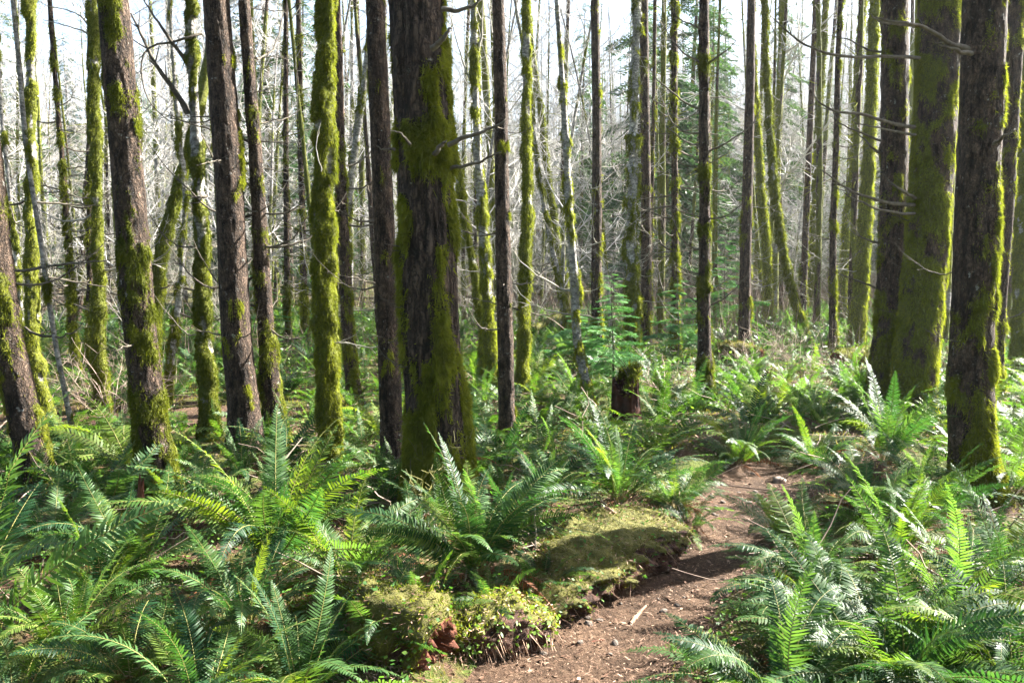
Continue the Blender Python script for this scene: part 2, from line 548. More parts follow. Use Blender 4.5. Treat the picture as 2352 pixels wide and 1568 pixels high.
# ------------------------------------------------------------------ trunks
def trunk(pts, y, kind, moss, seed, w_scale=.95, H=13.0, detail=1.0, tilt_y=0.0):
    """pts: picture points (u, v, width) from the foot up. Returns the trunk mesh, its fuzz mesh and a function z -> centre, radius"""
    g = np.random.default_rng(seed)
    C = np.array([on_plane(u, v, y) for u, v, w in pts])
    rad = np.array([w * w_scale / 2 * (y * CP - (c[2] - CAM_Z) * SP) / FPX for (u, v, w), c in zip(pts, C)])
    z0, zt = C[0, 2], C[-1, 2]
    dz = max(.012, .0028 * y) / detail
    zs = np.concatenate([np.arange(z0 - .35, zt + .25, dz), np.arange(zt + .3, H, .3)])
    slope = (C[-1, 0] - C[0, 0]) / (zt - z0)
    cz = np.concatenate([[z0 - .35], C[:, 2], [zt + 2, H]])
    cx = np.concatenate([[C[0, 0] - .35 * (C[1, 0] - C[0, 0]) / (C[1, 2] - C[0, 2])], C[:, 0], [C[-1, 0] + 2 * slope, C[-1, 0] + (2 + .5 * (H - zt - 2)) * slope]])
    rr = np.concatenate([[rad[0]], rad, [rad[-1] * .9, rad[-1] * .18]])
    def smooth(a):
        k = max(3, int(.35 / dz)) | 1
        return np.convolve(np.pad(a, k // 2, mode='edge'), np.hanning(k + 2)[1:-1] / np.hanning(k + 2)[1:-1].sum(), 'valid')
    zf = np.arange(z0 - .35, H + dz, dz)
    X, Rr = smooth(np.interp(zf, cz, cx)), smooth(np.interp(zf, cz, rr))
    px, pr = np.interp(zs, zf, X), np.interp(zs, zf, Rr)
    py = y + tilt_y * (zs - z0) + .02 * np.sin(zs * .9 + seed)
    k = int(np.clip(detail * 2 * math.pi * pr.max() / max(.010, .0026 * y), 12, 84))
    th = np.arange(k) * 2 * np.pi / k
    TH, ZZ = np.meshgrid(th, zs)
    ct, st = np.cos(TH), np.sin(TH)
    hgt = ZZ - z0
    RR = pr[:, None] * (1 + .22 * np.exp(-np.maximum(hgt, 0) / .11) * (1 + .5 * np.cos(TH * 4 + seed)))
    q = np.stack([ct * pr[:, None] , st * pr[:, None], ZZ], -1).reshape(-1, 3)
    sh = ZZ.shape
    big = fbm(q * np.array([7, 7, 2.2]) + seed * 3.1, seed, 3).reshape(sh)
    # moss cover
    amt, thick, face = moss.get("amt", .4), moss.get("thick", .02), moss.get("face", None)
    lum = fbm(q * np.array([9, 9, moss.get("fz", 5.0)]) + seed * 1.7, seed + 5, 3).reshape(sh)
    bias = np.full(sh, amt - .5) + moss.get("foot", .3) * np.exp(-np.maximum(hgt, 0) / moss.get("footh", 1.0))
    bias = bias - moss.get("fade", 0.0) * np.clip((hgt - .5) / 3.0, 0, 1)
    if face is not None:
        bias = bias + moss.get("fstr", .2) * np.cos(TH - R(face))
    for (zc, hw, s) in moss.get("bands", []):
        bias = bias + s * np.exp(-((ZZ - zc) / hw) ** 2)
    fine = fbm(q * np.array([34, 34, 9.0]) + seed * .7, seed + 6, 2).reshape(sh)
    mask = sstep(.52 - moss.get('soft', .15), .52 + moss.get('soft', .15), lum + bias + .30 * (fine - .5))
    cush = fbm(q * np.array([16, 16, moss.get("cz", 9.0)]) + 5.3, seed + 9, 2).reshape(sh)
    disp = mask * thick * (.2 + 1.3 * sstep(.25, .8, cush))
    if kind == "furrow":
        f1 = fbm(np.stack([np.cos(TH) * 3.6, np.sin(TH) * 3.6, ZZ * 1.5], -1).reshape(-1, 3) * 1.5, seed + 2, 3).reshape(sh)
        rid = 1 - np.abs(2 * f1 - 1) * 2.2
        disp = disp + .020 * (np.clip(rid, -1, 1) - .3) * (1 - .45 * mask)
    elif kind == "conifer":
        f1 = fbm(q * np.array([38, 38, 12]), seed + 2, 2).reshape(sh)
        disp = disp + .006 * (f1 - .5) * 2 * (1 - mask)
    else:
        disp = disp + .004 * (big - .5)
    RR = RR + disp - (.45 * thick if kind == 'alder' else 0) + .05 * pr[:, None] * (big - .5)
    Xv, Yv = px[:, None] + RR * ct, py[:, None] + RR * st
    V = np.stack([Xv, Yv, ZZ], -1).reshape(-1, 3)
    n = len(zs)
    i = np.arange(n - 1)[:, None] * k; j = np.arange(k)[None, :]; j2 = (j + 1) % k
    F = np.stack([i + j, i + j2, i + k + j2, i + k + j], -1).reshape(-1, 4)
    org = np.array([px[np.argmin(np.abs(zs - z0))], y, z0])
    tb = MB(); tb.add(V - org, F, 0, mask.ravel())
    # fuzz
    fb = None
    vis = (ZZ < zt + .25) & (ZZ > z0 - .05) & (st < .35)
    w = (mask * vis * (RR)).ravel()
    nf = int(moss.get("fuzz", 9000) * detail)
    if nf and w.sum() > 0:
        idx = g.choice(len(w), nf, p=w / w.sum())
        jit = g.normal(0, .5, (nf, 2)) * np.array([2 * math.pi / k, dz])
        tha = TH.ravel()[idx] + jit[:, 0]; za = ZZ.ravel()[idx] + jit[:, 1]
        ra = RR.ravel()[idx] - .002
        cxa = np.interp(za, zs, px); cya = np.interp(za, zs, py)
        P = np.stack([cxa + ra * np.cos(tha), cya + ra * np.sin(tha), za], 1)
        Nn = np.stack([np.cos(tha), np.sin(tha), 0 * tha], 1)
        D = Nn * .75 + g.normal(0, .55, (nf, 3)) + np.array([0, 0, -.45])
        s = max(1.0, y / 6.5) * moss.get("bl", 1.0)
        hang = g.random(nf) < .16
        D = np.where(hang[:, None], Nn * .35 + g.normal(0, .2, (nf, 3)) - np.array([0, 0, 1.0]), D)
        fb = MB()
        blades(fb, P - org, D, g.uniform(.010, .028, nf) * s * np.where(hang, 2.4, 1), g.uniform(.004, .008, nf) * s, 0)
    def axis(z):
        return np.array([np.interp(z, zs, px), np.interp(z, zs, py), z]), float(np.interp(z, zs, pr))
    return org, tb, fb, axis, zt

BARK = {"conifer": M_CONIFER, "furrow": M_THICK, "alder": M_ALDER}
TREES = {}
def tree(key, label, pts, kind, moss, branches=(0, .3, .8), pale=False, custom=(), H=13.0, crown=None, detail=1.0, base_v=None, whorl=.42, bz0=1.0, depth=None):
    seed = sum(ord(c) * (i + 3) for i, c in enumerate(key)) % 9973
    g = np.random.default_rng(seed)
    foot = at(pts[0][0], pts[0][1]) if depth is None else np.array([0, depth, 0])
    y = foot[1]
    org, tb, fb, axis, zt = trunk(pts, y, kind, moss, seed, H=H, detail=detail)
    cat = "tree"
    root = empty("alder_tree" if kind == "alder" else "conifer_tree", org)
    tag(root, label, cat, "alders of the wood" if kind == "alder" else "conifers of the wood")
    obj("trunk", tb.mesh("trunk", [BARK[kind]]), root)
    if fb is not None:
        obj("moss", fb.mesh("moss", [M_MOSS]), root)
    n, l0, l1 = branches
    lib = BR_PALE if pale else BR_DARK
    zw = org[2] + bz0
    placed = 0
    while placed < n:
        z = zw + g.normal(0, .05)
        for q in range(g.integers(2, 4)):
            if placed >= n: break
            c, r = axis(z)
            if g.random() < .72:
                a = g.choice([0, math.pi]) + g.normal(0, .45)
            else:
                a = g.uniform(0, 2 * math.pi)
            P = c + r * .8 * np.array([math.cos(a), math.sin(a), 0]) - org
            stub = g.random() < .3
            L = g.uniform(.06, .14) if stub else g.uniform(l0, l1) * 1.35
            o = obj("branch", (STUBS if stub else lib)[g.integers(2 if stub else len(lib))], root, P, (g.uniform(-.5, .5), g.uniform(-.45, .15), a), (L, L * 1.2, L * 1.2) if not stub else (L * 1.4, L * .9, L * .9))
            placed += 1
        zw += whorl * g.uniform(.7, 1.3)
        if zw > zt + .2: zw = org[2] + bz0 + g.uniform(0, whorl)
    for (line, r0, tw) in custom:
        P = np.array([on_plane(u, v, y - dy) for (u, v, dy) in line]) - org
        t = np.linspace(0, 1, len(P)); tt = np.linspace(0, 1, 18)
        Q = np.stack([np.interp(tt, t, P[:, k]) for k in range(3)], 1)
        Q[1:-1] = .25 * Q[:-2] + .5 * Q[1:-1] + .25 * Q[2:]
        Q = Q + np.cumsum(g.normal(0, .004, Q.shape), 0)
        bm_ = MB(); tube(bm_, Q, r0 * (1 - .75 * tt), 7)
        Lt = np.linalg.norm(Q[-1] - Q[0])
        for k in range(tw):
            i = g.integers(4, 17)
            d = norm(norm(Q[-1] - Q[0]) + g.normal(0, .6, 3)); L = Lt * g.uniform(.08, .25)
            s_ = np.linspace(0, 1, 4)[:, None]
            tube(bm_, Q[i] + d * L * s_ + np.array([0, 0, .15 * L]) * s_ ** 2, r0 * .3 * (1 - .6 * s_[:, 0]), 3)
        o = obj("branch", bm_.mesh("branch", [M_MIDTWIG if pale else M_TWIG]), root)
    if crown is not None:
        c, r = axis(org[2] + crown)
        s = (H - crown) / 8.0
        obj("crown", CROWNS[seed % 3], root, c - org, (0, 0, g.uniform(0, 6.28)), (g.uniform(.8, 1.15), g.uniform(.8, 1.15), s))
    TREES[key] = (org, axis)
    return root

MC = dict(amt=.30, thick=.018, foot=.28, footh=.9, fuzz=6000)            # conifer, some moss
def mm(**k):
    d = dict(MC); d.update(k); return d
MA = dict(amt=.62, thick=.026, foot=.2, footh=.8, fuzz=9000, fz=6.0, cz=7.0)   # mossy alder
def ma(**k):
    d = dict(MA); d.update(k); return d

# pts: foot first; (u, v, width) in the 2352-wide picture
tree("edge", "dark brown conifer leaning left, cut by the left edge of the photo",
     [(95, 1130, 76), (62, 1000, 74), (20, 784, 64), (-8, 560, 62), (-24, 350, 58)], "conifer", mm(amt=.32, fuzz=7000), (4, .2, .5), crown=10, H=19)
tree("pair", "mossy dark alder standing behind the pale thin leaning stem at far left",
     [(118, 1015, 40), (100, 900, 32), (78, 784, 28), (71, 400, 24), (65, 0, 20)], "alder", ma(amt=.62, fuzz=7000), (8, .3, .7))
tree("thinpale", "thin pale stem leaning left and crossing the mossy alder at far left",
     [(183, 1068, 15), (150, 905, 15), (125, 784, 15), (85, 520, 14), (57, 350, 14), (28, 0, 14)], "alder", ma(amt=.34, foot=.05, fuzz=2500, thick=.012), (4, .3, .6))
tree("yellowmoss", "straight alder wholly sleeved in yellow green moss, left of the tall leaning brown conifer",
     [(236, 962, 34), (230, 860, 28), (226, 784, 26), (222, 550, 24), (220, 350, 23), (215, 0, 20)], "alder", ma(amt=.78, fuzz=9000, fade=.1), (6, .3, .9), pale=True,
     custom=[([(213, 95, 0), (190, 70, 0), (150, 55, 0), (100, 40, 0)], .012, 5), ([(213, 70, 0), (180, 35, 0), (140, 18, 0), (90, 5, 0)], .010, 5)])
tree("bigleft", "tall brown conifer leaning left with a sunlit mossy foot, left of the fern clump",
     [(376, 1135, 84), (362, 1080, 78), (345, 984, 76), (322, 784, 74), (292, 350, 71), (263, 0, 70)], "conifer", mm(amt=.31, foot=.30, footh=1.0, fuzz=14000, face=-60, fstr=.05), (6, .1, .3), crown=10, H=19, detail=1.2)
tree("leanmoss", "mossy leaning trunk rising right from behind the tall leaning brown conifer",
     [(352, 815, 30), (358, 725, 30), (365, 625, 30), (385, 525, 29), (410, 435, 26), (450, 280, 22)], "alder", ma(amt=.8), (2, .3, .6), H=9, depth=11.5)
tree("thindark", "slim crooked dark alder with moss knots just left of the patchy mossy alder",
     [(380, 935, 22), (400, 790, 20), (415, 675, 18), (423, 560, 16), (425, 450, 15), (413, 325, 15), (400, 200, 15), (387, 0, 13)], "alder", ma(amt=.48, fuzz=5000), (8, .3, .8))
tree("patchy", "patchy mossy alder with two long dark limbs reaching up left",
     [(483, 1008, 46), (478, 884, 38), (468, 784, 36), (463, 650, 33), (457, 500, 31), (448, 300, 29), (443, 200, 28), (437, 0, 27)], "alder", ma(amt=.60, fuzz=12000, fade=.12), (8, .2, .5),
     custom=[([(432, 262, .0), (400, 205, .05), (365, 160, .1), (330, 80, .1), (300, 28, .1)], .026, 8), ([(430, 145, 0), (395, 95, .1), (360, 40, .1), (330, -10, .1)], .018, 6),
             ([(462, 78, 0), (430, 85, .1), (390, 98, .1), (325, 108, .1), (320, 160, .1), (325, 210, .1), (350, 250, .1), (385, 280, .1)], .012, 6), ([(475, 452, 0), (450, 455, .1), (418, 452, .1)], .014, 1)])
tree("ribbed", "straight brown conifer with ribbed bark and moss collars, right half sunlit",
     [(569, 1022, 86), (562, 930, 74), (545, 784, 70), (533, 550, 66), (522, 350, 66), (508, 180, 64), (495, 0, 62)], "conifer", mm(amt=.20, foot=.22, footh=.5, fuzz=7000, bands=[]), (14, .12, .4), crown=10, H=19, detail=1.2)
tree("slimribbed", "slimmer dark conifer directly right of the straight ribbed conifer",
     [(636, 1018, 50), (622, 910, 44), (612, 784, 39), (603, 650, 37), (595, 500, 34), (587, 350, 32), (575, 200, 29), (562, 0, 27)], "conifer", mm(amt=.33, foot=.28, footh=.9, fuzz=6000), (26, .2, .65), crown=10, H=19, whorl=.26)
tree("brightmoss", "bright green alder thickly wrapped in moss from foot to top",
     [(769, 1078, 48), (762, 1010, 42), (755, 930, 46), (748, 784, 48), (745, 500, 44), (746, 250, 41), (752, 0, 37)], "alder", ma(amt=.80, thick=.032, fuzz=22000), (3, .2, .5), pale=True, detail=1.2,
     custom=[([(735, 395, .12), (728, 370, .14), (722, 330, .14), (735, 280, .1)], .006, 2)])
tree("whitelean", "white alder with moss knobs leaning right behind the bright mossy one",
     [(762, 900, 26), (774, 740, 25), (784, 600, 24), (794, 500, 23), (814, 350, 21), (836, 200, 19), (850, 60, 17)], "alder", ma(amt=.46, fuzz=6000, foot=.3), (5, .2, .5), pale=True)
tree("behindbright", "dark conifer half hidden behind the bright mossy alder, stub foot visible right",
     [(817, 928, 38), (808, 850, 33), (799, 784, 31), (795, 650, 29), (780, 400, 27), (774, 100, 25)], "conifer", mm(amt=.36, foot=.15, fuzz=5000), (14, .2, .6), crown=10, H=19)
tree("reddish", "straight reddish brown conifer close left of the thickest trunk",
     [(903, 1106, 60), (898, 960, 54), (891, 784, 53), (888, 700, 52), (881, 500, 50), (872, 250, 48), (862, 0, 44)], "conifer", mm(amt=.17, foot=.12, footh=.4, fuzz=3500), (18, .1, .35), crown=10, H=19, detail=1.2)
tree("giant", "thickest trunk of the wood, furrowed bark hung with moss, centre left",
     [(1011, 1150, 158), (1009, 1060, 148), (1004, 930, 141), (989, 784, 134), (984, 600, 130), (977, 400, 127), (967, 200, 127), (957, 0, 129)], "furrow",
     mm(amt=.20, thick=.018, foot=.42, footh=1.25, fuzz=60000, face=-62, fstr=.11, fz=2.6, bl=1.4, soft=.14, bands=[(2.33, .15, .30), (2.80, .2, .12), (1.75, .2, .10)]), (6, .1, .25), crown=10, H=19, detail=1.5,
     custom=[([(1030, 335, .2), (1085, 318, .25), (1130, 300, .25), (1168, 278, .25)], .017, 4), ([(1035, 385, .1), (1075, 375, .15), (1110, 366, .15), (1142, 358, .15)], .013, 3),
             ([(1015, 22, .2), (1060, 26, .2), (1090, 20, .2), (1102, 10, .2)], .016, 0), ([(990, 112, .3), (1015, 100, .34), (1035, 80, .36), (1045, 68, .36)], .020, 0),
             ([(945, 330, .3), (925, 310, .33), (908, 298, .35)], .010, 0), ([(910, 345, .2), (890, 345, .2), (875, 340, .2)], .010, 0), ([(1000, 350, .28), (1018, 325, .33), (1026, 315, .35)], .018, 0)])
tree("twinthin", "thin mossy alder leaning left, foot beside the sunlit alder behind the thickest trunk",
     [(1113, 885, 21), (1108, 760, 20), (1099, 675, 18), (1079, 565, 16), (1056, 425, 14), (1034, 280, 12)], "alder", ma(amt=.66, fuzz=5000), (4, .2, .5), pale=True, H=7)
tree("twinlit", "sunlit mossy alder right of the thickest trunk, its bark white higher up",
     [(1136, 900, 30), (1131, 830, 27), (1124, 784, 26), (1118, 650, 25), (1106, 500, 24), (1097, 350, 22), (1091, 200, 20), (1087, 0, 18)], "alder", ma(amt=.68, fuzz=8000, fade=.22), (8, .3, .7), pale=True,
     custom=[([(1092, 210, 0), (1070, 160, 0), (1045, 70, 0), (1025, 0, 0)], .014, 4), ([(1090, 180, 0), (1110, 90, 0), (1116, 0, 0)], .02, 2)])
tree("darkmid", "bare dark conifer with pale bark flecks, first right of the sunlit mossy alder",
     [(1166, 1008, 44), (1164, 950, 40), (1161, 784, 39), (1154, 500, 36), (1151, 250, 33), (1144, 0, 29)], "conifer", mm(amt=.14, foot=.1, fuzz=2500), (12, .1, .4), crown=10, H=19)
tree("sleeve", "evenly moss sleeved alder between the bare dark conifer and the white alder",
     [(1195, 905, 32), (1197, 860, 29), (1203, 784, 28), (1206, 650, 26), (1211, 500, 24), (1209, 250, 22), (1210, 0, 20)], "alder", ma(amt=.74, fuzz=9000, fade=.1), (6, .2, .6))
tree("birchy", "white barked alder with dark moss knobs left of the fir sapling",
     [(1352, 938, 30), (1340, 850, 28), (1325, 784, 27), (1316, 600, 24), (1306, 450, 22), (1299, 300, 20), (1289, 150, 18), (1279, 0, 17)], "alder", ma(amt=.36, foot=.3, footh=.4, fuzz=5000), (8, .3, .8), pale=True)
tree("branchy", "dark conifer with many pale dead twigs rising behind the fir sapling",
     [(1372, 815, 26), (1369, 650, 25), (1371, 500, 24), (1371, 250, 22), (1366, 0, 20)], "conifer", mm(amt=.26, fuzz=3000), (34, .3, .8), pale=True, crown=10, H=19, whorl=.25)
tree("clumpy", "white alder with bulging moss clumps rising behind the rotten stump",
     [(1450, 822, 32), (1456, 750, 30), (1449, 550, 29), (1454, 400, 28), (1456, 200, 26), (1464, 0, 24)], "alder", ma(amt=.60, thick=.05, fuzz=9000, fade=.15), (8, .3, .7), pale=True)
tree("darkright", "slim dark conifer immediately right of the alder with bulging moss clumps",
     [(1484, 800, 27), (1485, 700, 26), (1484, 500, 25), (1481, 250, 23), (1479, 0, 21)], "conifer", mm(amt=.20, fuzz=2000), (10, .2, .5), crown=10, H=19)
tree("rust", "very thin rust coloured stem right of the slim dark conifer",
     [(1492, 790, 10), (1496, 500, 9), (1500, 300, 9), (1505, 0, 9)], "conifer", mm(amt=.42, fuzz=800, thick=.008), (6, .2, .4), H=10)
tree("shagtwig", "mossy conifer pole with shaggy side twigs, left of the spiny dark conifer",
     [(1551, 822, 19), (1551, 650, 18), (1550, 400, 16), (1549, 150, 15), (1549, 0, 14)], "conifer", mm(amt=.46, fuzz=4000, bl=1.3), (36, .3, .8), whorl=.22, crown=10, H=19)
tree("spiny", "dark conifer bristling with upswept dead branches, right of the rotten stump",
     [(1622, 938, 37), (1618, 850, 34), (1616, 784, 31), (1617, 650, 28), (1618, 500, 26), (1618, 250, 25), (1618, 0, 24)], "conifer", mm(amt=.30, foot=.35, footh=1.2, fuzz=7000), (20, .3, .55), whorl=.3, crown=10, H=19,
     custom=[([(1608, 66, 0), (1580, 52, 0), (1555, 40, .1), (1530, -5, .1)], .012, 3), ([(1608, 142, 0), (1575, 125, .1), (1545, 90, .1), (1520, 40, .1)], .012, 3), ([(1606, 250, 0), (1570, 235, 0), (1530, 200, .1), (1500, 170, .1), (1488, 132, .1)], .012, 4),
             ([(1630, 145, 0), (1660, 125, .1), (1685, 100, .1)], .012, 2), ([(1630, 347, 0), (1680, 320, .2), (1725, 290, .2), (1760, 228, .2)], .011, 4), ([(1606, 336, 0), (1570, 320, 0), (1540, 290, 0)], .012, 3),
             ([(1606, 695, 0), (1580, 680, .1), (1555, 670, .1)], .011, 2), ([(1632, 700, 0), (1660, 688, .1), (1690, 655, .1), (1712, 630, .1)], .010, 2), ([(1606, 630, 0), (1570, 615, .1), (1545, 595, .1)], .010, 2)])
tree("ringed", "greyish conifer with moss rings and short twigs, right of the spiny dark conifer",
     [(1711, 803, 31), (1710, 750, 29), (1713, 600, 27), (1718, 400, 25), (1723, 150, 21), (1725, 0, 19)], "conifer", mm(amt=.22, fuzz=3000), (34, .25, .6), pale=True, whorl=.22, crown=10, H=19)
tree("bentmoss", "mossy alder bending left above the fern mound",
     [(1852, 782, 22), (1835, 722, 20), (1818, 665, 19), (1798, 575, 18), (1780, 450, 17), (1768, 300, 15), (1758, 150, 13), (1755, 0, 12)], "alder", ma(amt=.74, fuzz=6000), (6, .3, .6), pale=True)
tree("shortmoss", "mossy pole standing in front of the tan brush, left of the bending alder",
     [(1769, 754, 21), (1765, 700, 20), (1758, 550, 19), (1748, 425, 17), (1738, 280, 14), (1730, 120, 11)], "alder", ma(amt=.76, fuzz=5000), (4, .3, .6), pale=True, H=8)
tree("greypole", "grey leafless conifer pole of a close pair behind the tan brush, the left one",
     [(1844, 742, 17), (1848, 600, 16), (1855, 400, 15), (1865, 200, 14), (1875, 0, 13)], "conifer", mm(amt=.24, fuzz=2000), (20, .3, .6), pale=True, H=12)
tree("goldpole", "gold mossed alder of a close pair behind the tan brush, the right one",
     [(1863, 730, 18), (1863, 650, 17), (1873, 450, 16), (1880, 250, 14), (1893, 75, 12), (1897, 0, 12)], "alder", ma(amt=.72, fuzz=4000), (8, .4, .9), pale=True)
tree("snagpole", "thin dark pole with torn moss tufts left of the leaning mossy alders at right",
     [(1913, 815, 18), (1913, 700, 16), (1915, 500, 15), (1920, 350, 14), (1923, 150, 13), (1930, 0, 12)], "conifer", mm(amt=.36, fuzz=3000), (16, .3, .6), H=11)
tree("leanmossfar", "slimmer mossy alder of two leaning right, farther back, left of the big trunks",
     [(1938, 745, 21), (1938, 650, 20), (1945, 500, 19), (1958, 400, 18), (1968, 200, 16), (1983, 0, 15)], "alder", ma(amt=.74, fuzz=4000), (8, .3, .8), pale=True)
tree("leanmossnear", "thicker mossy alder leaning right beside the cluster of three big trunks",
     [(1964, 806, 36), (1968, 760, 32), (1980, 600, 30), (1993, 400, 26), (2003, 200, 23), (2010, 0, 21)], "alder", ma(amt=.78, fuzz=8000), (8, .3, .8), pale=True)
tree("bigdark", "big dark conifer with mossy foot, leftmost of the three big trunks at right",
     [(2010, 950, 62), (2020, 880, 64), (2038, 784, 68), (2048, 600, 64), (2053, 400, 61), (2055, 200, 60), (2058, 0, 60)], "conifer", mm(amt=.34, foot=.34, footh=.9, fuzz=11000), (8, .15, .4), crown=10, H=19,
     custom=[([(2022, 120, 0), (1990, 110, .1), (1950, 90, .2), (1900, 80, .2)], .012, 4), ([(2022, 325, 0), (1985, 312, .1), (1950, 300, .2), (1920, 285, .2), (1900, 240, .2)], .012, 3), ([(2025, 355, 0), (2000, 340, .1), (1978, 312, .1)], .016, 1),
             ([(2020, 560, 0), (1985, 545, .1), (1950, 528, .2)], .011, 3), ([(2010, 660, 0), (1975, 648, .1), (1935, 635, .2), (1910, 618, .2)], .011, 3)])
tree("greenbig", "big trunk veiled in dull green moss with a bright right rim, middle of the three",
     [(2101, 962, 90), (2102, 900, 92), (2108, 784, 96), (2118, 700, 95), (2133, 500, 95), (2148, 250, 95), (2158, 0, 97)], "conifer", mm(amt=.54, thick=.012, foot=.16, soft=.2, fuzz=30000, face=150, fstr=.12, bl=.9), (5, .1, .3), crown=10, H=19, detail=1.3,
     custom=[([(2105, 310, .1), (2050, 302, .3), (1990, 285, .5), (1960, 278, .5)], .013, 2), ([(2098, 292, .1), (2040, 280, .3), (1980, 262, .5), (1925, 258, .6), (1890, 240, .6), (1872, 222, .6)], .018, 3),
             ([(2098, 470, .1), (2040, 465, .3), (1980, 445, .5), (1930, 425, .6), (1885, 390, .6)], .019, 5), ([(2100, 490, .1), (2060, 488, .3), (2010, 478, .4), (1960, 455, .5), (1940, 440, .5)], .015, 4),
             ([(2102, 62, .1), (2060, 58, .3), (2020, 52, .4), (1998, 28, .5)], .015, 3), ([(2102, 455, .1), (2075, 445, .3), (2045, 430, .4), (2025, 400, .4)], .017, 2),
             ([(2110, 135, .1), (2050, 130, .3), (1970, 138, .5), (1890, 130, .7), (1840, 108, .7), (1800, 70, .7), (1776, 48, .7)], .017, 4)])
tree("rightbig", "big dark trunk with pale lichen flecks, rightmost of the three big trunks",
     [(2242, 1132, 120), (2234, 1060, 104), (2230, 990, 100), (2233, 784, 95), (2238, 700, 95), (2246, 500, 95), (2258, 250, 95), (2265, 0, 97)], "conifer", mm(amt=.33, foot=.30, footh=.9, fuzz=18000, face=20, fstr=.10), (6, .1, .35), crown=10, H=19, detail=1.3,
     custom=[([(2225, 112, .1), (2180, 100, .2), (2120, 60, .3), (2060, 45, .5), (2005, 30, .5)], .018, 3), ([(2230, 122, .15), (2200, 116, .25), (2165, 105, .3)], .017, 0), ([(2280, 330, .1), (2310, 310, .2), (2335, 298, .2)], .012, 1)])
tree("rightback", "dark slim conifer peeking out behind the rightmost big trunk",
     [(2287, 915, 30), (2295, 700, 30), (2308, 500, 31), (2320, 250, 36), (2335, 0, 44)], "conifer", mm(amt=.34, fuzz=5000), (8, .2, .5), H=12)
tree("edgeright", "mossy alder cut by the right edge of the photo",
     [(2340, 815, 30), (2343, 700, 28), (2347, 500, 26), (2352, 300, 24)], "alder", ma(amt=.7, fuzz=4000), (4, .3, .6), depth=11)
tree("leanwhite", "far white alder leaning left with moss knobs, between moss sleeved and white alders",
     [(1311, 790, 18), (1284, 650, 16), (1254, 500, 14), (1229, 350, 12), (1215, 200, 10)], "alder", ma(amt=.46, fuzz=3000), (6, .3, .7), pale=True, H=9)
tree("leanolive", "far olive moss alder leaning left just right of the far white leaning alder",
     [(1312, 745, 18), (1304, 675, 16), (1279, 550, 15), (1254, 375, 13), (1240, 230, 11)], "alder", ma(amt=.76, fuzz=3000), (4, .3, .7), H=9)
tree("farone", "left one of two far dark conifers between slimmer conifer and bright mossy alder",
     [(661, 800, 15), (659, 600, 14), (657, 250, 12), (656, 0, 11)], "conifer", mm(amt=.36, fuzz=2000, bl=1.2), (40, .3, .7), pale=True, H=13, crown=8, whorl=.2)
tree("fartwo", "right one of two far dark conifers between slimmer conifer and bright mossy alder",
     [(701, 790, 17), (697, 600, 15), (690, 350, 14), (686, 0, 12)], "conifer", mm(amt=.36, fuzz=2000, bl=1.2), (40, .3, .7), pale=True, H=13, crown=8, whorl=.2)
tree("leftfar", "sunlit brown pole with yellow moss, left of the yellow green moss alder",
     [(180, 868, 17), (165, 750, 15), (160, 600, 13), (145, 375, 11), (122, 100, 10)], "conifer", mm(amt=.5, fuzz=4000, bl=1.2), (40, .25, .6), H=11, whorl=.2)
tree("leftfartwo", "short looking brown pole with mossy twigs close right of the sunlit brown pole",
     [(207, 858, 18), (205, 700, 15), (206, 500, 13), (208, 200, 11)], "conifer", mm(amt=.42, fuzz=3000, bl=1.2), (24, .25, .6), H=10, whorl=.25)
tree("leftedgefar", "pale sunlit alder showing left of the mossy dark pair at the left edge",
     [(62, 905, 18), (45, 650, 15), (30, 500, 14), (5, 300, 12), (-10, 100, 11)], "alder", ma(amt=.45, fuzz=3000), (6, .3, .6), pale=True)

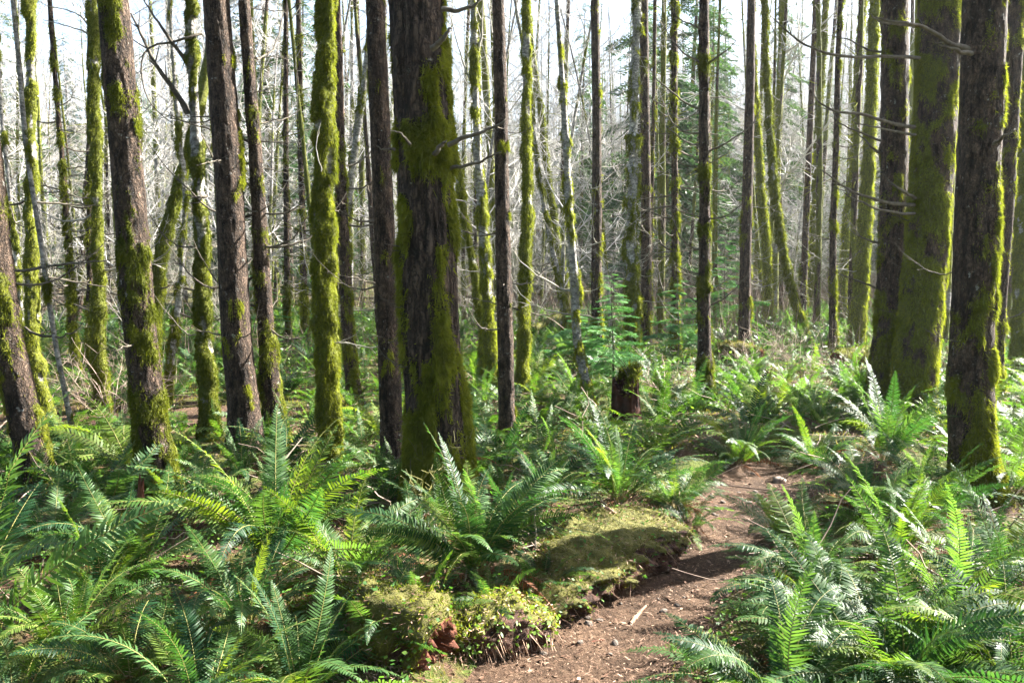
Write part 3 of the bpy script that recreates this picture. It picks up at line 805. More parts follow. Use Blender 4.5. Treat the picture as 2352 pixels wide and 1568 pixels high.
# ------------------------------------------------------------------ sword ferns
def frond_mb(seed, n=34, e0=72, e1=-5, wide=.104, seg=3, dead=False, pins=1.0):
    """frond of unit length that leaves the origin at elevation e0 (degrees) towards +X and ends at e1"""
    g = np.random.default_rng(seed)
    ns = 26
    t = np.linspace(0, 1, ns)
    el = np.radians(e0 + (e1 - e0) * t ** 1.25)
    side = np.cumsum(g.normal(g.normal(0, .02), .016, ns)) * .8
    d = np.stack([np.cos(el) * np.cos(side), np.cos(el) * np.sin(side), np.sin(el)], 1)
    P = np.concatenate([[[0, 0, 0]], np.cumsum(d[:-1] / (ns - 1), 0)])
    mb = MB()
    tube(mb, P[::2], np.linspace(.0048, .0010, len(P[::2])), 4, 1)
    twist = g.normal(0, .25) + np.linspace(0, g.normal(0, .5), n)
    a = .13 + .87 * (np.arange(n) + .5) / n
    for s in (-1, 1):
        aa = np.clip(a + s * .004, 0, .998)
        c = np.stack([np.interp(aa, t, P[:, k]) for k in range(3)], 1)
        T = norm(np.stack([np.interp(aa, t, d[:, k]) for k in range(3)], 1))
        Y0 = np.cross(np.array([0, 0, 1.0]), T); Y0 = norm(Y0 + 1e-6)
        U = np.cross(T, Y0)
        cs, sn = np.cos(twist)[:, None], np.sin(twist)[:, None]
        S = (Y0 * cs + U * sn) * s
        Un = U * cs - Y0 * sn
        q = (aa - .13) / .87
        L = wide * np.clip(q * 9, .35, 1) ** .6 * np.clip((1 - q) * 1.9, 0, 1) ** .75 * g.uniform(.84, 1.1, n) + .004
        L = np.where(g.random(n) < .05, L * g.uniform(.15, .6, n), L)
        fw = .22 + .35 * q + g.normal(0, .05, n)
        lift = g.normal(.05, .12, n)
        if dead:
            lift = g.normal(-.7, .5, n); L = L * g.uniform(.3, 1.0, n)
        D = norm(S + T * fw[:, None] + Un * lift[:, None])
        W = (.87 / n) * .68 * pins * np.ones(n)
        Wd = norm(T - D * np.sum(T * D, 1, keepdims=True))
        rows = [(0, .55, 0), (.30, 1.0, -.01), (.68, .82, -.06), (1.0, .06, -.17)] if seg == 3 else [(0, .8, 0), (.5, 1.0, -.03), (1.0, .1, -.14)]
        tw = g.normal(0, .35, n)
        ring = []
        for (f, wv, dr) in rows:
            m_ = c + D * (L * f)[:, None] + Un * (L * dr)[:, None] + T * (L * .10 * f * f)[:, None]
            ww = Wd * np.cos(tw * f)[:, None] + Un * np.sin(tw * f)[:, None]
            ring += [m_ - ww * (W * wv / 2)[:, None], m_ + ww * (W * wv / 2)[:, None]]
        k = len(rows) * 2
        V = np.stack(ring, 1).reshape(-1, 3)
        base = np.arange(n)[:, None] * k
        F = np.concatenate([np.stack([base[:, 0] + 2 * r_, base[:, 0] + 2 * r_ + 1, base[:, 0] + 2 * r_ + 3, base[:, 0] + 2 * r_ + 2], -1) for r_ in range(len(rows) - 1)])
        mb.add(V, F if s > 0 else F[:, ::-1], 0)
    return mb

FR_SPEC = [(80, 35), (76, 10), (70, -10), (66, -25), (60, 0), (74, -30), (82, 50), (55, -20), (68, 20), (48, -28), (78, -45), (40, -15), (72, 5), (58, -35), (84, 20)]
FR_GREEN = [frond_mb(600 + k, 46, a, b).mesh("frond", [M_FERN, M_RACHIS]) for k, (a, b) in enumerate(FR_SPEC)]
FR_YEL = [frond_mb(640 + k, 44, a, b).mesh("frond", [M_FERNYEL, M_RACHIS]) for k, (a, b) in enumerate(FR_SPEC)]
FR_DEAD = [frond_mb(680 + k, 30, a, b, .075, 2, True).mesh("dead_frond", [M_DEADFERN, M_DEADFERN]) for k, (a, b) in enumerate([(30, -40), (15, -25), (5, -15), (62, -75)])]
FR_LOW = [frond_mb(700 + k, 26, a, b, .10, 2, False, 1.0) for k, (a, b) in enumerate(FR_SPEC)]

GF = "sword ferns carpeting the forest floor"
def fern(u, v, L, n, label, yel=.15, dead=3, lean=None, up=0.0, xyz=None, spread=2 * math.pi, tilt=0.0, name="sword_fern", low=0.0):
    p = at(u, v) if xyz is None else xyz
    seed = int(abs(p[0] * 1000 + p[1] * 777)) % 99991
    g = np.random.default_rng(seed)
    root = empty(name, (p[0], p[1], p[2] - .01))
    tag(root, label, "fern", GF)
    for i in range(n):
        if lean is None:
            a = 2 * math.pi * (i + g.random()) / n
        else:
            a = R(lean) + spread * ((i + g.random()) / n - .5)
        me = (FR_YEL if g.random() < yel else FR_GREEN)
        k = g.choice([0, 1, 6, 8, 14]) if g.random() < up else (g.choice([2, 3, 5, 7, 9, 10, 11, 13]) if g.random() < low else g.integers(15))
        s = L * g.uniform(.72, 1.12)
        obj("frond", me[k], root, (.03 * math.cos(a), .03 * math.sin(a), 0), (g.normal(0, .25), tilt + g.normal(0, .12), a), (s, s * g.uniform(.78, 1.15), s * g.uniform(.85, 1.1)))
    for i in range(dead):
        a = g.uniform(0, 2 * math.pi)
        s = L * g.uniform(.45, .8)
        obj("dead_frond", FR_DEAD[g.integers(3)], root, (0, 0, .02), (g.normal(0, .3), 0, a), (s, s, s))
    return root

NEAR = [
 (630, 1298, 1.40, 22, "tall sunlit fern with upright fronds between the leaning and the bright mossy trunk", dict(up=.85, yel=.2, low=.1)),
 (1090, 1318, 1.25, 26, "dark arching fern on the mossy bank in front of the thickest trunk", dict(up=.25, yel=.2, dead=6)),
 (150, 1500, .85, 16, "yellow green sunlit fern low at the left edge", dict(up=.4, yel=.8)),
 (-110, 1540, 1.75, 11, "tall dark fern arching in from the left edge, nearest the camera there", dict(up=.7, yel=0, dead=0)),
 (310, 1330, 1.1, 13, "fern with one upright frond beside the brown broken stake", dict(up=.5)),
 (460, 1660, .95, 16, "broad dark fern spreading along the bottom edge, left part of the photo", dict()),
 (690, 1600, .90, 16, "fern at the bottom edge directly left of the mossy log end", dict(up=.3, yel=.2)),
 (560, 1440, .95, 18, "glossy fern with level fronds in front of the tall sunlit upright fern", dict(dead=2)),
 (800, 1330, .95, 17, "fern whose long fronds arch right over the pale litter", dict(yel=.25, dead=4)),
 (2030, 1600, 1.15, 40, "largest fern, its fronds hanging over the right side of the path", dict(dead=4, low=.8)),
 (1800, 1660, .95, 26, "low dense fern at the bottom edge right of the path", dict(dead=2, low=.8)),
 (2190, 1450, 1.10, 20, "fern with pale glossy side fronds at lower right", dict(up=.2, dead=4)),
 (2330, 1620, 1.15, 16, "fern filling the bottom right corner", dict()),
 (2310, 1340, 1.00, 16, "shaded fern at the right edge below the rightmost big trunk", dict(up=.4)),
 (1870, 1340, .90, 18, "fern reaching left across the path where the path narrows", dict(yel=.35)),
 (2060, 1270, .95, 18, "fern with upright yellow ribbed fronds behind the largest fern", dict(up=.5, yel=.3)),
 (1980, 1170, .95, 20, "arching fern right of the path's far bend", dict(dead=4)),
 (2140, 1180, .95, 16, "fern standing left of the foot of the rightmost big trunk", dict(up=.5)),
 (1700, 1065, .90, 22, "wide fern mound beyond the path's far bend", dict(yel=.3, dead=5)),
 (1420, 1150, 1.15, 20, "fern with silvery upright fronds behind the bright mossy bank", dict(up=.45)),
 (1255, 1160, .80, 17, "blue green fern right of the thickest trunk's foot", dict(up=.3, yel=.05)),
 (1555, 1165, .80, 16, "dark fern hanging over the bank at the path's far bend", dict(dead=4)),
 (1010, 1190, .70, 13, "small dark fern at the thickest trunk's foot below the red dead fern", dict(up=.4, yel=0)),
 (120, 1270, .85, 14, "fern growing under the leaning conifer at the left edge", dict(up=.3)),
 (440, 1205, .75, 14, "fern right of the sunlit mossy trunk foot", dict(up=.3)),
 (232, 1390, .80, 13, "fern with upright yellow fronds left of the brown broken stake", dict(up=.8, yel=.6)),
 (552, 1095, .70, 13, "dark blue fern at the foot of the straight ribbed conifer", dict(up=.6, yel=0)),
 (2035, 1060, 1.15, 17, "fern with one white glaring upright frond below the three big trunks", dict(up=.5)),
 (1875, 1075, .85, 18, "rusty edged fern beyond the small stone", dict(dead=7)),
 (2330, 1130, .95, 16, "fern behind the rightmost big trunk at the right edge", dict()),
 (945, 1260, .70, 13, "low fern between the reddish conifer and the mossy bank", dict(yel=.3, dead=4)),
 (1190, 1240, .65, 12, "small fern beside the grey stub on the bank", dict(up=.4, yel=.3)),
 (720, 1190, .70, 14, "fern in front of the bright mossy alder's foot", dict(yel=.3)),
 (300, 1560, .80, 14, "half shaded fern between the yellow fern and the bottom edge", dict(yel=.4)),
 (890, 1480, .65, 12, "fern hanging onto the mossy log end from the left", dict(dead=3)),
 (30, 1620, .9, 12, "fern in the bottom left corner", dict(yel=.2)),
 (1900, 1490, 1.0, 26, "fern directly over the path's right edge, left of the largest fern", dict(yel=.1, dead=2, low=.9)),
 (2080, 1600, 1.0, 18, "fern around the short grey stick near the bottom edge", dict(dead=3)),
 (1130, 1400, .50, 12, "small fern drooping over the crumbling red log piece", dict(yel=.3, dead=3)),
 (1240, 1360, .55, 12, "brown edged fern at the near end of the bright mossy log", dict(yel=.2, dead=6)),
 (1585, 1212, .60, 13, "small fern overhanging the left edge of the path's far stretch", dict(low=.8)),
 (1800, 1245, .75, 15, "fern overhanging the right edge of the path's far stretch", dict(low=.7, yel=.3)),
 (960, 1420, .55, 12, "small fern rooted on top of the mossy log end", dict(yel=.3)),
]
for (u, v, L, n, lab, kw) in NEAR:
    kw.setdefault('low', .45)
    kw['dead'] = kw.get('dead', 3) + 2
    fern(u, v, L * .61, int(n * 1.45), lab, **kw)
dead = fern(1030, 1135, .55, 0, "red brown dead fern standing against the thickest trunk's foot", dead=0, name="dead_fern")
dead["group"] = "dead ferns"
for i in range(7):
    obj("frond", FR_DEAD[3], dead, (0, 0, 0), (rng.normal(0, .2), rng.normal(-.2, .1), -1.5 + rng.normal(0, .8)), (.55, .55, .55))

# further ferns: one mesh each, from a few clump meshes
def clump_mb(seed, n):
    g = np.random.default_rng(seed)
    mb = MB()
    for i in range(n):
        a = 2 * math.pi * (i + g.random()) / n
        s = g.uniform(.65, 1.1)
        Mx = Matrix.Rotation(a, 4, 'Z') @ Matrix.Rotation(g.normal(0, .12), 4, 'Y') @ Matrix.Rotation(g.normal(0, .3), 4, 'X') @ Matrix.Scale(s, 4)
        mb.tf(FR_LOW[g.integers(10)], Mx)
    return mb
CLUMPS = [clump_mb(800 + k, 15 + k % 4).mesh("sword_fern", [M_FERN if k % 3 else M_FERNYEL, M_RACHIS]) for k in range(9)]
placed = [tuple(at(u, v)[:2]) for (u, v, *_r) in NEAR]
tree_xy = np.array([o[:2] for o, _ in TREES.values()])
ZONES = [("fern of the sunlit carpet behind the leaning conifers, left third of the photo", lambda x, y: x < -.28 * y),
         ("fern of the carpet behind the thickest trunk and the bare dark conifer", lambda x, y: x < .07 * y),
         ("fern of the bright carpet round the rotten stump and spiny conifer", lambda x, y: x < .34 * y),
         ("fern of the carpet round the three big trunks at right", lambda x, y: True)]
nfern, tries = 0, 0
while nfern < 250 and tries < 20000:
    tries += 1
    y = 3.2 + 19 * rng.random() ** 1.3
    x = rng.uniform(-.72, .74) * y
    dmin = .36 + .014 * y
    if min((x - a) ** 2 + (y - b) ** 2 for a, b in placed) < dmin ** 2: continue
    if np.min((tree_xy[:, 0] - x) ** 2 + (tree_xy[:, 1] - y) ** 2) < .15: continue
    pd, _ = poly_dist(np.array([[x, y]]), PATH)
    if pd[0] < .75: continue
    if abs(x / y - .146) < .032 and 6.0 < y < 8.6: continue
    pd, _ = poly_dist(np.array([[x, y]]), TRAIL)
    if pd[0] < .75: continue
    if x < -.1 * y and x > -.5 * y and y > 9.5 and rng.random() < .35: continue
    placed.append((x, y))
    s = rng.uniform(.42, .80) * (1.0 if y > 4.5 else .75)
    o = obj("sword_fern", CLUMPS[rng.integers(9)], None, (x, y, hz(x, y) - .02), (rng.normal(0, .08), rng.normal(0, .08), rng.uniform(0, 6.28)), (s, s, s * rng.uniform(.75, 1.05)))
    zi = next(i for i, z in enumerate(ZONES) if z[1](x, y))
    tag(o, ZONES[zi][0], "fern", GF)
    nfern += 1

fc = MB()
got, tries = 0, 0
while got < 800 and tries < 16000:
    tries += 1
    y = 5.2 + 19 * rng.random() ** 1.4
    x = rng.uniform(-.74, .76) * y
    if min((x - a) ** 2 + (y - b) ** 2 for a, b in placed) < .24 ** 2: continue
    if abs(x / y - .146) < .03 and y < 8.6: continue
    if poly_dist(np.array([[x, y]]), PATH)[0][0] < .8 or poly_dist(np.array([[x, y]]), TRAIL)[0][0] < .7: continue
    if .1 < x / y < .42 and 9.5 < y < 16 and rng.random() < .6: continue
    placed.append((x, y)); got += 1
    s = rng.uniform(.3, .6)
    for i in range(9):
        a = rng.uniform(0, 6.28); q = s * rng.uniform(.7, 1.15)
        fc.tf(FR_LOW[rng.integers(10)], Matrix.Translation((x, y, hz(x, y) - .02)) @ Matrix.Rotation(a, 4, 'Z') @ Matrix.Rotation(rng.normal(.1, .15), 4, 'Y') @ Matrix.Rotation(rng.normal(0, .3), 4, 'X') @ Matrix.Scale(q, 4))
tag(obj("fern_carpet", fc.mesh("fern_carpet", [M_FERNYEL, M_RACHIS])), "low bright fern carpet filling the floor between the trunks", "fern carpet", kind="stuff")

# ------------------------------------------------------------------ logs, stump, sapling and small wood
M_ROTBARK = bark_mat("rotten_bark", (.026, .013, .009), (.13, .065, .043), (.20, .15, .11), .64, 1.0, 40, (.05, .055, .010), (.15, .135, .03), crk=.85)

def fuzz(P, Nn, L, W, n_down=.15):
    fb = MB()
    D = Nn * .8 + rng.normal(0, .5, P.shape) - np.array([0, 0, n_down])
    blades(fb, P, D, L, W)
    return fb

def log(line, radii, label, mossy, seed, name="fallen_log", fuzzn=4000, mat=None, flat_=1.0, sink=0.0, k=40, bright=False, bl=1.0, fmat=None, face=0.0, rough=0.0, leaves=0):
    """a lying log through ground points, mossy on its upper side"""
    g = np.random.default_rng(seed)
    Q = resample(np.array(line, float), .018 if rough else .035)
    n = len(Q)
    t = np.linspace(0, 1, n)
    r = np.interp(t, np.linspace(0, 1, len(radii)), radii)
    T = norm(np.gradient(Q, axis=0))
    A = norm(np.cross(T, [0, 0, 1.])); B = np.cross(A, T)
    th = np.arange(k) * 2 * np.pi / k
    TH = np.tile(th, (n, 1))
    q = Q[:, None, :] + r[:, None, None] * (np.cos(TH)[..., None] * A[:, None] + np.sin(TH)[..., None] * B[:, None])
    nz = fbm(q.reshape(-1, 3) * 9, seed, 3).reshape(TH.shape)
    nf = fbm(q.reshape(-1, 3) * 28, seed + 3, 3).reshape(TH.shape)
    mask = sstep(.40, .66, .6 * nz + .4 * nf + (mossy - .5) + .34 * np.sin(TH) - face * np.cos(TH))
    low = fbm(q.reshape(-1, 3) * 3.2, seed + 8, 2).reshape(TH.shape)
    RR = r[:, None] * (.55 + .55 * nz + .5 * low) + .05 * (nf - .5) * np.minimum(r[:, None] / .12, 1) + .012 * mask
    if rough:
        f3 = fbm(q.reshape(-1, 3) * np.array([14, 14, 20]), seed + 12, 4).reshape(TH.shape)
        RR = RR + rough * (f3 - .5) * np.clip(r[:, None] / .1, 0, 1)
        mask = sstep(.40, .62, mask * .7 + .6 * f3 - .12)
    endf = np.clip(np.minimum(np.arange(n), np.arange(n)[::-1]) / 2.0, 0, 1)[:, None]
    RR = RR * (.93 + .07 * endf)
    V = Q[:, None, :] + RR[..., None] * (np.cos(TH)[..., None] * A[:, None] + flat_ * np.sin(TH)[..., None] * B[:, None])
    V[..., 2] -= sink
    i = np.arange(n - 1)[:, None] * k; j = np.arange(k)[None, :]; j2 = (j + 1) % k
    F = np.stack([i + j, i + j2, i + k + j2, i + k + j], -1).reshape(-1, 4)
    org = np.array([Q[n // 2, 0], Q[n // 2, 1], hz(Q[n // 2, 0], Q[n // 2, 1])])
    mb = MB()
    mb.add(V.reshape(-1, 3) - org, F, 0, mask.ravel())
    # broken end faces: rings running into the wood
    for e, s in ((0, -1), (n - 1, 1)):
        ring = V[e]
        c = ring.mean(0)
        rows = [ring]
        for f, dep in ((.75, .02), (.5, -.03), (.25, -.06)):
            rr = c + (ring - c) * f + T[e] * s * (dep + g.normal(0, .018, k))[:, None]
            rows.append(rr)
        rows.append(np.tile(c - T[e] * s * .07, (k, 1)))
        W = np.concatenate(rows)
        ii = np.arange(len(rows) - 1)[:, None] * k
        FF = np.stack([ii + j, ii + j2, ii + k + j2, ii + k + j], -1).reshape(-1, 4)
        mb.add(W - org, FF if s > 0 else FF[:, ::-1], 1)
    root = empty(name, org)
    tag(root, label, "log", "fallen logs")
    obj("trunk", mb.mesh("trunk", [mat or M_ROTBARK, M_ROT]), root)
    if fuzzn:
        w = (mask * (np.sin(TH) > -.5)).ravel()
        idx = g.choice(len(w), fuzzn, p=w / w.sum())
        a_, b_ = idx // k, idx % k
        Nn = np.cos(th[b_])[:, None] * A[a_] + np.sin(th[b_])[:, None] * B[a_]
        P = V[a_, b_] - Nn * .003 + g.normal(0, .012, (fuzzn, 3))
        fb = fuzz(P - org, Nn, g.uniform(.006, .022, fuzzn) * bl, g.uniform(.003, .007, fuzzn) * bl)
        nl = fuzzn // 7                                     # needles and chips caught in the moss
        az = g.uniform(0, 6.28, nl)
        leaflets(fb, P[:nl] - org + Nn[:nl] * .012, np.stack([np.cos(az), np.sin(az), g.normal(0, .3, nl)], 1), Nn[:nl] + g.normal(0, .3, (nl, 3)), g.uniform(.01, .04, nl), g.uniform(.002, .006, nl), 1)
        if leaves:
            ix = g.choice(n * k, leaves, p=(np.sin(TH) > -.35).ravel() / (np.sin(TH) > -.35).sum())
            NL = np.cos(th[ix % k])[:, None] * A[ix // k] + np.sin(th[ix % k])[:, None] * B[ix // k]
            az = g.uniform(0, 6.28, leaves)
            leaflets(fb, V[ix // k, ix % k] - org + NL * g.uniform(.005, .03, (leaves, 1)), np.stack([np.cos(az), np.sin(az), g.normal(0, .4, leaves)], 1), NL + g.normal(0, .4, (leaves, 3)), g.uniform(.012, .032, leaves), g.uniform(.008, .02, leaves), 2)
            nr = leaves                                     # fine roots and stalks hanging from the lip
            ix = g.choice(n * k, nr, p=(np.abs(np.sin(TH)) < .5).ravel() / (np.abs(np.sin(TH)) < .5).sum())
            NL = np.cos(th[ix % k])[:, None] * A[ix // k] + np.sin(th[ix % k])[:, None] * B[ix // k]
            blades(fb, V[ix // k, ix % k] - org, NL * .4 + g.normal(0, .35, (nr, 3)) - np.array([0, 0, .9]), g.uniform(.03, .11, nr), g.uniform(.002, .004, nr), 1)
        obj("moss", fb.mesh("moss", [fmat or (M_BRIGHTMOSS if bright else M_MOSS), M_LITTER, M_LEAFLET]), root)
    return root

def gp(u, v, up=0.0):
    p = at(u, v)
    return (p[0], p[1], p[2] + up)

log([gp(1020, 1540, .07), gp(960, 1505, .09), gp(860, 1462, .08), gp(730, 1440, .03), gp(640, 1430, -.02)], [.115, .13, .12, .09, .05],
    "mossy log with a rotten broken end pointing at the path, bottom centre", .56, 31, fuzzn=8000, rough=.12, k=72, leaves=220)
log([gp(1035, 1500, -.02), gp(1075, 1488, .04), gp(1130, 1470, .06), gp(1200, 1450, .04), gp(1260, 1440, -.03)], [.02, .10, .13, .12, .02],
    "crumbling red rotten log piece with moss and tiny leaves beside the path", .36, 32, fuzzn=3500, flat_=.8, face=.0, rough=.12, k=80, leaves=420)
log([gp(1195, 1440, -.05), gp(1240, 1405, .02), gp(1300, 1360, .05), gp(1380, 1295, .06), gp(1460, 1255, .07), gp(1525, 1235, .04), gp(1560, 1225, -.04)], [.03, .15, .22, .28, .29, .24, .03],
    "broad sunken log under bright yellow green moss edging the path", .62, 33, fuzzn=16000, flat_=.44, bright=True, bl=.8, k=100, face=.20, rough=.15, leaves=420)
log([gp(1400, 1190, .035), gp(1462, 1208, .035)], [.036, .038], "short sawn brown log lying on the bright mossy bank", -.3, 34, fuzzn=0, mat=M_WOOD, k=20)
log([gp(1642, 830, .14), gp(1690, 834, .16), gp(1748, 842, .12)], [.13, .16, .12], "mossy log behind the spiny dark conifer, brush around it", .72, 35, fuzzn=4000, bl=1.8, bright=True)
log([gp(1915, 842, .10), gp(1960, 836, .12), gp(2010, 828, .12)], [.10, .11, .09], "mossy log left of the three big trunks, half buried in ferns", .66, 36, fuzzn=3000, bl=1.8)
log([gp(130, 995, .06), gp(250, 985, .07), gp(345, 975, .06)], [.06, .07, .06], "reddish bare log lying along the far trail at left", .12, 37, fuzzn=0, k=24)
log([gp(182, 1022, .05), gp(225, 1018, .08), gp(268, 1016, .07)], [.022, .026, .018], "thin mossy fallen pole at the foot of the thin pale stem", .8, 38, fuzzn=1500, k=16)
log([gp(1165, 800, .1), gp(1240, 790, .35), gp(1320, 775, .6)], [.05, .05, .04], "mossy fallen pole propped up behind the white knobbed alder", .75, 39, fuzzn=2500, bl=1.8, k=16)

# stump
so = at(1437, 962)
g = np.random.default_rng(5)
k, rows = 64, 26
th = np.arange(k) * 2 * np.pi / k
top = .38 + .07 * np.cos(th - R(30)) + .20 * (fbm(np.c_[np.cos(th) * 5, np.sin(th) * 5, 0 * th], 41, 3) - .3)
notch = np.exp(-((np.angle(np.exp(1j * (th - R(-118))))) / .42) ** 2)
top = top - .12 * notch
zz = np.linspace(-.15, 1, rows)[:, None] * top[None]
rid = fbm(np.stack([np.tile(np.cos(th) * 4, (rows, 1)), np.tile(np.sin(th) * 4, (rows, 1)), zz * 3], -1).reshape(-1, 3), 43, 3).reshape(rows, k)
r0 = .125 * (1 + .35 * np.exp(-np.maximum(zz, 0) / .10)) * (.86 + .34 * rid) - .06 * notch[None] * sstep(-.05, .12, zz)
outer = np.stack([r0 * np.cos(th), r0 * np.sin(th), zz], -1)
cap = [outer[-1]]
for f, dz in ((.86, .015), (.72, -.05), (.5, -.12), (.2, -.14)):
    q = outer[-1] * np.array([f, f, 1]); q[:, 2] += dz + g.normal(0, .008, k); cap.append(q)
W = np.concatenate([outer.reshape(-1, 3), np.concatenate(cap[1:])])
nr = rows + len(cap) - 1
i = np.arange(nr - 1)[:, None] * k; j = np.arange(k)[None, :]; j2 = (j + 1) % k
mb = MB()
mb.add(W, np.stack([i + j, i + j2, i + k + j2, i + k + j], -1).reshape(-1, 4), 0)
stump = tag(empty("tree_stump", so), "dark rotten hollow stump with a moss cap behind the path ferns", "stump")
M_STUMP = simple("stump_wood", (.008, .005, .004), (.065, .024, .015), 9, .9, .15, bumpd=.03, detail=8)
obj("trunk", mb.mesh("trunk", [M_STUMP]), stump)
idx = g.integers(0, k, 3500); f = g.uniform(.55, 1.05, 3500)
m_ = np.cos(th[idx] - R(20)) > -.35
idx, f = idx[m_], f[m_]
P = outer[-1][idx] * np.c_[f, f, np.ones(len(f))] + g.normal(0, .02, (len(f), 3)); P[:, 2] += .0 - .03 * np.maximum(f - .95, 0) * 20
fb = fuzz(P, np.tile([0, 0, 1.], (len(P), 1)), g.uniform(.02, .05, len(P)), g.uniform(.006, .012, len(P)))
obj("moss", fb.mesh("moss", [M_MOSS]), stump)
sp = empty("bare_seedling", so + np.array([.02, .02, .38]))
tag(sp, "thin leafless seedling sprouting from the rotten stump's moss cap", "seedling")
mb = MB()
for q in range(4):
    d = norm(np.array([g.normal(0, .35), g.normal(0, .3), 1]))
    tt = np.linspace(0, 1, 7)[:, None]
    tube(mb, d * tt * g.uniform(.18, .36) + np.c_[.03 * np.sin(tt * 4), 0 * tt, 0 * tt], np.linspace(.006, .002, 7), 4)
obj("stem", mb.mesh("stem", [M_TWIG]), sp)

# hemlock sapling
def sapling(p, h, r, label, n=30, seed=3, group=None, name="hemlock_sapling"):
    g = np.random.default_rng(seed)
    root = tag(empty(name, p), label, "sapling", group)
    tt = np.linspace(0, 1, 14)
    mb = MB(); tube(mb, np.stack([.02 * np.sin(tt * 5), .01 * np.cos(tt * 4), -.15 + (h + .15) * tt], 1), .018 * (1 - .85 * tt), 6)
    obj("trunk", mb.mesh("trunk", [M_TWIG]), root)
    for i in range(n):
        a = .22 + .76 * i / n
        L = r * (1.05 - a) ** .75 * g.uniform(.75, 1.2) + .06
        obj("branch", SPRAY_ME[g.integers(4)], root, (0, 0, a * h), (g.normal(0, .2), g.uniform(-.35, .05), i * 2.4 + g.normal(0, .3)), (L, L, L))
    return root
sapling(at(1404, 925), 1.45, .40, "green hemlock sapling growing beside the rotten stump", 58, 3, "hemlock saplings")
for q, (u, v, h, r, lab) in enumerate([(1555, 835, 1.3, .6, "small hemlock sapling low behind the mossy shaggy pole"), (1660, 760, 2.2, .9, "bushy hemlock sapling half hidden behind the spiny dark conifer"),
                                       (600, 800, 1.6, .6, "small hemlock sapling behind the slimmer dark conifer at left"), (1330, 850, .9, .55, "small hemlock sapling at the foot of the white knobbed alder")]):
    sapling(at(u, v), h, r, lab, 30, 20 + q, "hemlock saplings")

def stick(pts, r0, r1, label, name="stick", cat="stick", mat=None, k=9, jag=.0, group="loose sticks"):
    P = np.array(pts); g = np.random.default_rng(int(abs(P[0, 0]) * 1000) + 7)
    tt = np.linspace(0, 1, 14)
    t = np.linspace(0, 1, len(P))
    Q = np.stack([np.interp(tt, t, P[:, i]) for i in range(3)], 1) + np.cumsum(g.normal(0, r0 * .12, (14, 3)), 0)
    V, F = tube_vf(Q, np.linspace(r0, r1, 14) * g.uniform(.85, 1.15, 14), k)
    V = V + g.normal(0, r0 * .10, V.shape)
    T = norm(Q[-1] - Q[0])
    V[-k:] += T * np.abs(g.normal(0, jag, k))[:, None]
    mb = MB()
    c = Q[0]
    mb.add(V - c, F)
    for ring, ctr in ((V[:k], Q[0]), (V[-k:], Q[-1])):
        W = np.concatenate([ring, [ctr]]) - c
        mb.add(W, np.stack([np.arange(k), (np.arange(k) + 1) % k, np.full(k, k)], 1))
    o = obj(name, mb.mesh(name, [mat or M_WOOD]), None, c)
    return tag(o, label, cat, group)
a = at(322, 1262); stick([a - [0, 0, .1], a + [0, 0, .15], a + [.006, 0, .36]], .030, .017, "brown broken stake standing upright among ferns at left", "broken_stake", "stake", M_ROT, 11, .05, None)
a = at(1225, 1262); stick([a - [0, 0, .05], a + [-.005, 0, .22]], .022, .018, "grey stub standing upright on the mossy bank", "wooden_stub", "stub", M_TWIG, 10, .02, None)
a = at(2040, 1490); stick([a - [.02, 0, .05], a + [.05, .02, .26]], .018, .010, "short grey stick leaning upright among the largest fern's fronds", "stick", "stick", M_TWIG, 8, .03)
stick([gp(1448, 1440, .015), gp(1480, 1405, .03)], .012, .007, "pale stick lying on the middle of the path", jag=.01)
stick([gp(1388, 1228, .16), gp(1432, 1252, .15)], .012, .006, "brown stick lying on the bright yellow green moss")
stick([gp(1440, 1330, .02), gp(1462, 1318, .02)], .012, .010, "wood chip at the path's left edge below the mossy log", jag=.01)
stick([gp(560, 1190, .05), gp(700, 1090, .3)], .012, .004, "thin dead stick leaning in the ferns left of the bright mossy alder", mat=M_TWIG)
stick([gp(1300, 830, .0), gp(1345, 890, .05)], .014, .010, "grey stick lying beside the white knobbed alder's foot", mat=M_TWIG)
# stone
mb = MB()
th_, ph = np.meshgrid(np.linspace(0, 2 * np.pi, 17)[:-1], np.linspace(-1.5, 1.5, 11))
d = np.stack([np.cos(th_) * np.cos(ph), np.sin(th_) * np.cos(ph), np.sin(ph)], -1).reshape(-1, 3)
rr = .045 * (.7 + .6 * fbm(d * 1.6 + 3, 51, 3))
i = np.arange(10)[:, None] * 16; j = np.arange(16)[None, :]; j2 = (j + 1) % 16
mb.add(d * rr[:, None] * [1.1, .9, .75], np.stack([i + j, i + j2, i + 16 + j2, i + 16 + j], -1).reshape(-1, 4))
M_STONE = simple("stone", (.16, .12, .10), (.42, .34, .29), 30, .9, .2, bumpd=.006)
tag(obj("stone", mb.mesh("stone", [M_STONE]), None, at(1790, 1110) + [0, 0, .02]), "small pinkish stone at the path's far bend", "stone")

